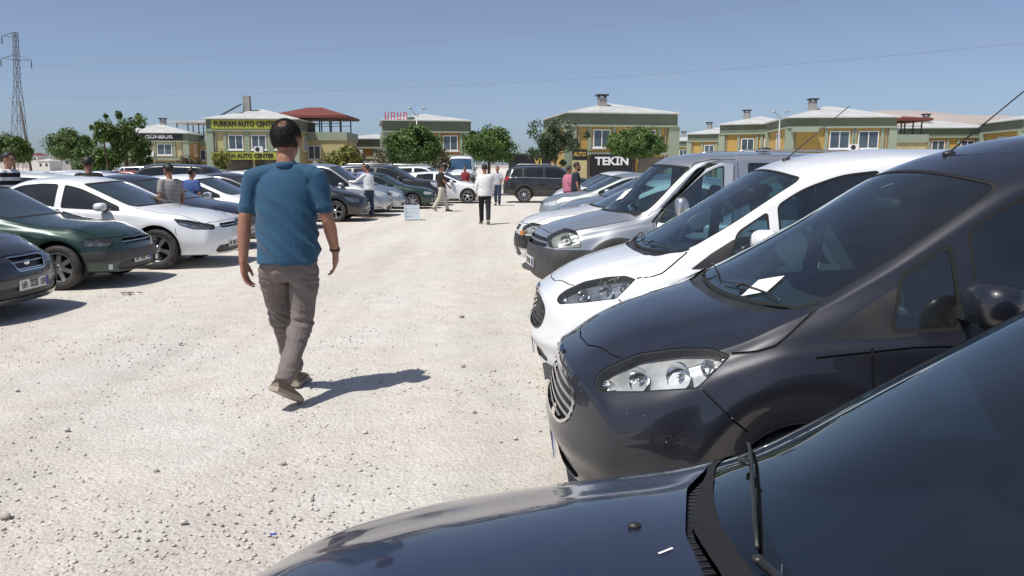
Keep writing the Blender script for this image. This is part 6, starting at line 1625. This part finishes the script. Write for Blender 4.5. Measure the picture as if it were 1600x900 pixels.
for i in range(5):
    j = (i * 5) % 14
    park(kinds[j], -15.5 - 3.6 * i, 68 + rnd.uniform(-.5, .5), math.pi / 2, cols[j], '%s %s, %s from the right under the lime sign' % (cname[j], kinds[j].replace('_', ' ').replace('saloon', 'sedan'), nth[i]), group='cars before the buildings')

# white minibus seen head-on behind the row
P = dict(CONNECT, patches=CONNECT['patches'], glass=DGLASS, glass_f=pbr('bus_glass', (.03, .07, .13), .05, 0, .8, noise=.4, c2=(.05, .10, .2), scale=1))
bus = build_car(P, 'minibus', WHITE, False); bus.scale = (1.35, 1.22, 1.40); place(bus, U(716, 57) , 57, math.pi / 2, 'white minibus with blue windscreen standing before the sage column', 'bus', None)
# made-up slatted box standing in for a pale ghosted smear in the lane
PL = pbr('pale_blue_smear', (.62, .69, .74), .35, noise=.3, c2=(.5, .58, .65), scale=9)
o = empty('smear_stand_in', (-3.12, 24.0, 0), .12); tag(o, 'pale bluish slatted stand-in for a ghosted smear on the lane edge', 'stand-in')
for k in range(4):
    MB().b2(-.22, .22, -.17, -.155, .01 + k * .115, .105 + k * .115).build('side_slat', PL, o); MB().b2(-.22, .22, .155, .17, .01 + k * .115, .105 + k * .115).build('side_slat', PL, o)
    for s in (-1, 1): MB().b2(s * .2125 - .0075, s * .2125 + .0075, -.154, .154, .012 + k * .115, .103 + k * .115).build('end_slat', PL, o)
for sx in (-1, 1):
    for sy in (-1, 1): MB().b2(sx * .215 - .022, sx * .215 + .022, sy * .165 - .02, sy * .165 + .02, 0, .47).build('corner_post', PL, o)
MB().b2(-.19, .19, -.14, .14, .004, .02).build('floor', PL, o)

# ================================================================ people
TEES = {}
def cloth(n, c, r=.85): return pbr('cloth_' + n, c, r, noise=.35, c2=tuple(v * .8 for v in c), scale=9, bump=(120, .15, .003))
JEAN = cloth('jeans', (.03, .045, .085)); DKT = cloth('dark_trousers', (.014, .014, .017)); PALET = cloth('pale_trousers', (.55, .50, .42)); GREYT = cloth('grey_trousers', (.12, .12, .12))
person('person', stand(1.70, .24, .11, .3), dict(shirt=cloth('white_shirt', (.74, .74, .72)), trousers=DKT, sleeve='long', hem=.80, loose=1.16, fold=.012, collar=True), (-.78, 22.1, 0), R(4), 'person in loose white shirt and black trousers walking down the lane', .014)
person('person', stand(1.72, .26, .12, .5, armf=(.2, .1)), dict(shirt=cloth('brown_tee', (.025, .016, .014)), trousers=PALET, shoe=SHOED, loose=1.0), (-2.62, 28.6, 0), R(-70), 'person in dark brown T-shirt and pale trousers walking past the row', .015)
person('person', stand(1.70, .05, .2, .5, lean=.10, armf=(.9, .2)), dict(shirt=cloth('white_tee', (.76, .76, .77)), trousers=JEAN, loose=1.08, sleeve='long'), (-4.62, 25.05, 0), R(60), 'person in white shirt leaning on the silver minivan', .015)
person('person', stand(1.74, .05, .1, .2), dict(shirt=cloth('lavender', (.28, .28, .52)), trousers=JEAN), (-5.25, 27.55, 0), R(200), 'person in lavender shirt between two parked cars', .017)
person('person', stand(1.66, .05, .1, .2), dict(shirt=cloth('red_tee', (.22, .02, .025)), trousers=DKT), (-2.25, 37.4, 0), R(150), 'person in dark red T-shirt behind the far white hatchback', .018)
person('person', stand(1.66, .05, .15, .5, armf=(.4, .4)), dict(shirt=stripes('plaid_pale', (.60, .60, .62), (.22, .24, .30), 26, 0), trousers=JEAN), (-.62, 33.2, 0), R(170), 'person in pale checked shirt standing behind the black SUV', .018)
nv = person('person', stand(1.76, .05, .08, .2, face=(.15, 1, 0)), dict(shirt=cloth('navy_shirt', (.012, .018, .035)), trousers=DKT, collar=True), (1.92, 23.3, 0), R(-80), 'bearded person in navy shirt standing between cars on the right', .015)
MB().ell((.02, .085, 1.545), (.06, .05, .05), 12, 8).build('beard', HAIR, nv, True)
person('person', stand(1.66, .05, .1, .2), dict(shirt=cloth('pink_shirt', (.48, .16, .24)), trousers=JEAN, hair=HAIRG), (1.74, 24.0, 0), R(-60), 'person in pink shirt half hidden behind the navy shirt', .018)
person('person', stand(1.88, .03, .1, .2), dict(shirt=stripes('black_white_bands', (.012, .012, .014), (.72, .72, .72), 7, 2), trousers=JEAN, hair_full=1.6), (-9.35, 14.42, 0), R(-95), 'person in black shirt with white bands at the far left', .014)
person('person', stand(1.80, .03, .1, .2), dict(shirt=cloth('black_tee', (.012, .012, .013)), trousers=DKT, hair_full=1.5), (-7.88, 14.45, 0), R(20), 'dark-haired person whose head shows above the white sedan roof', .015)
person('person', stand(1.67, .03, .12, .3), dict(shirt=stripes('fine_grey_stripes', (.50, .46, .42), (.05, .05, .06), 42, 2), trousers=JEAN, hair_full=1.8), (-6.36, 14.40, 0), R(55), 'young person in finely striped T-shirt behind the white sedan bonnet', .012)
person('person', stand(1.60, .03, .12, .3), dict(shirt=cloth('blue_tee', (.05, .10, .27)), trousers=JEAN, hair_full=1.3), (-7.05, 17.05, 0), R(-20), 'young person in bright blue T-shirt beside the dark blue sedan', .014)

# ================================================================ litter and larger stones
for i, (x, y, s) in enumerate(((-2.75, 4.55, .030), (-2.35, 3.35, .040), (-1.50, 3.30, .026), (-.55, 8.2, .045), (-3.6, 5.4, .030), (-1.25, 4.0, .024), (-.9, 4.5, .028), (-.25, 4.9, .026), (.0, 3.4, .024), (-1.9, 3.9, .024), (-.62, 3.1, .026), (-3.05, 6.9, .034), (.02, 4.4, .022), (-.4, 6.1, .030))):
    stone(x, y, s * .62, ['flat pale stone', 'brownish stone'][i % 2] + ' lying on the gravel, ' + nth[i] + ' of the scattered larger stones', i)
lt = MB(); r5 = random.Random(4)
for k in range(7): lt.box((r5.uniform(-.12, .12), r5.uniform(-.04, .04), .012), (.07, .025, .005), rot=(r5.uniform(-.3, .3), r5.uniform(-.3, .3), r5.uniform(0, 3)))
o = lt.build('dry_leaves', pbr('dry_leaf', (.20, .12, .07), .9), None); o.location = (-4.9, 9.75, 0); tag(o, 'small heap of dry brown leaves near the green sedan', 'leaves', kind='stuff')
o = MB().box((0, 0, .008), (.028, .010, .004), rot=(.1, .2, .4)).build('litter', pbr('litter_blue', (.05, .10, .55), .5), None); o.location = (-1.05, 3.17, 0); tag(o, 'tiny blue scrap of plastic on the gravel', 'litter')
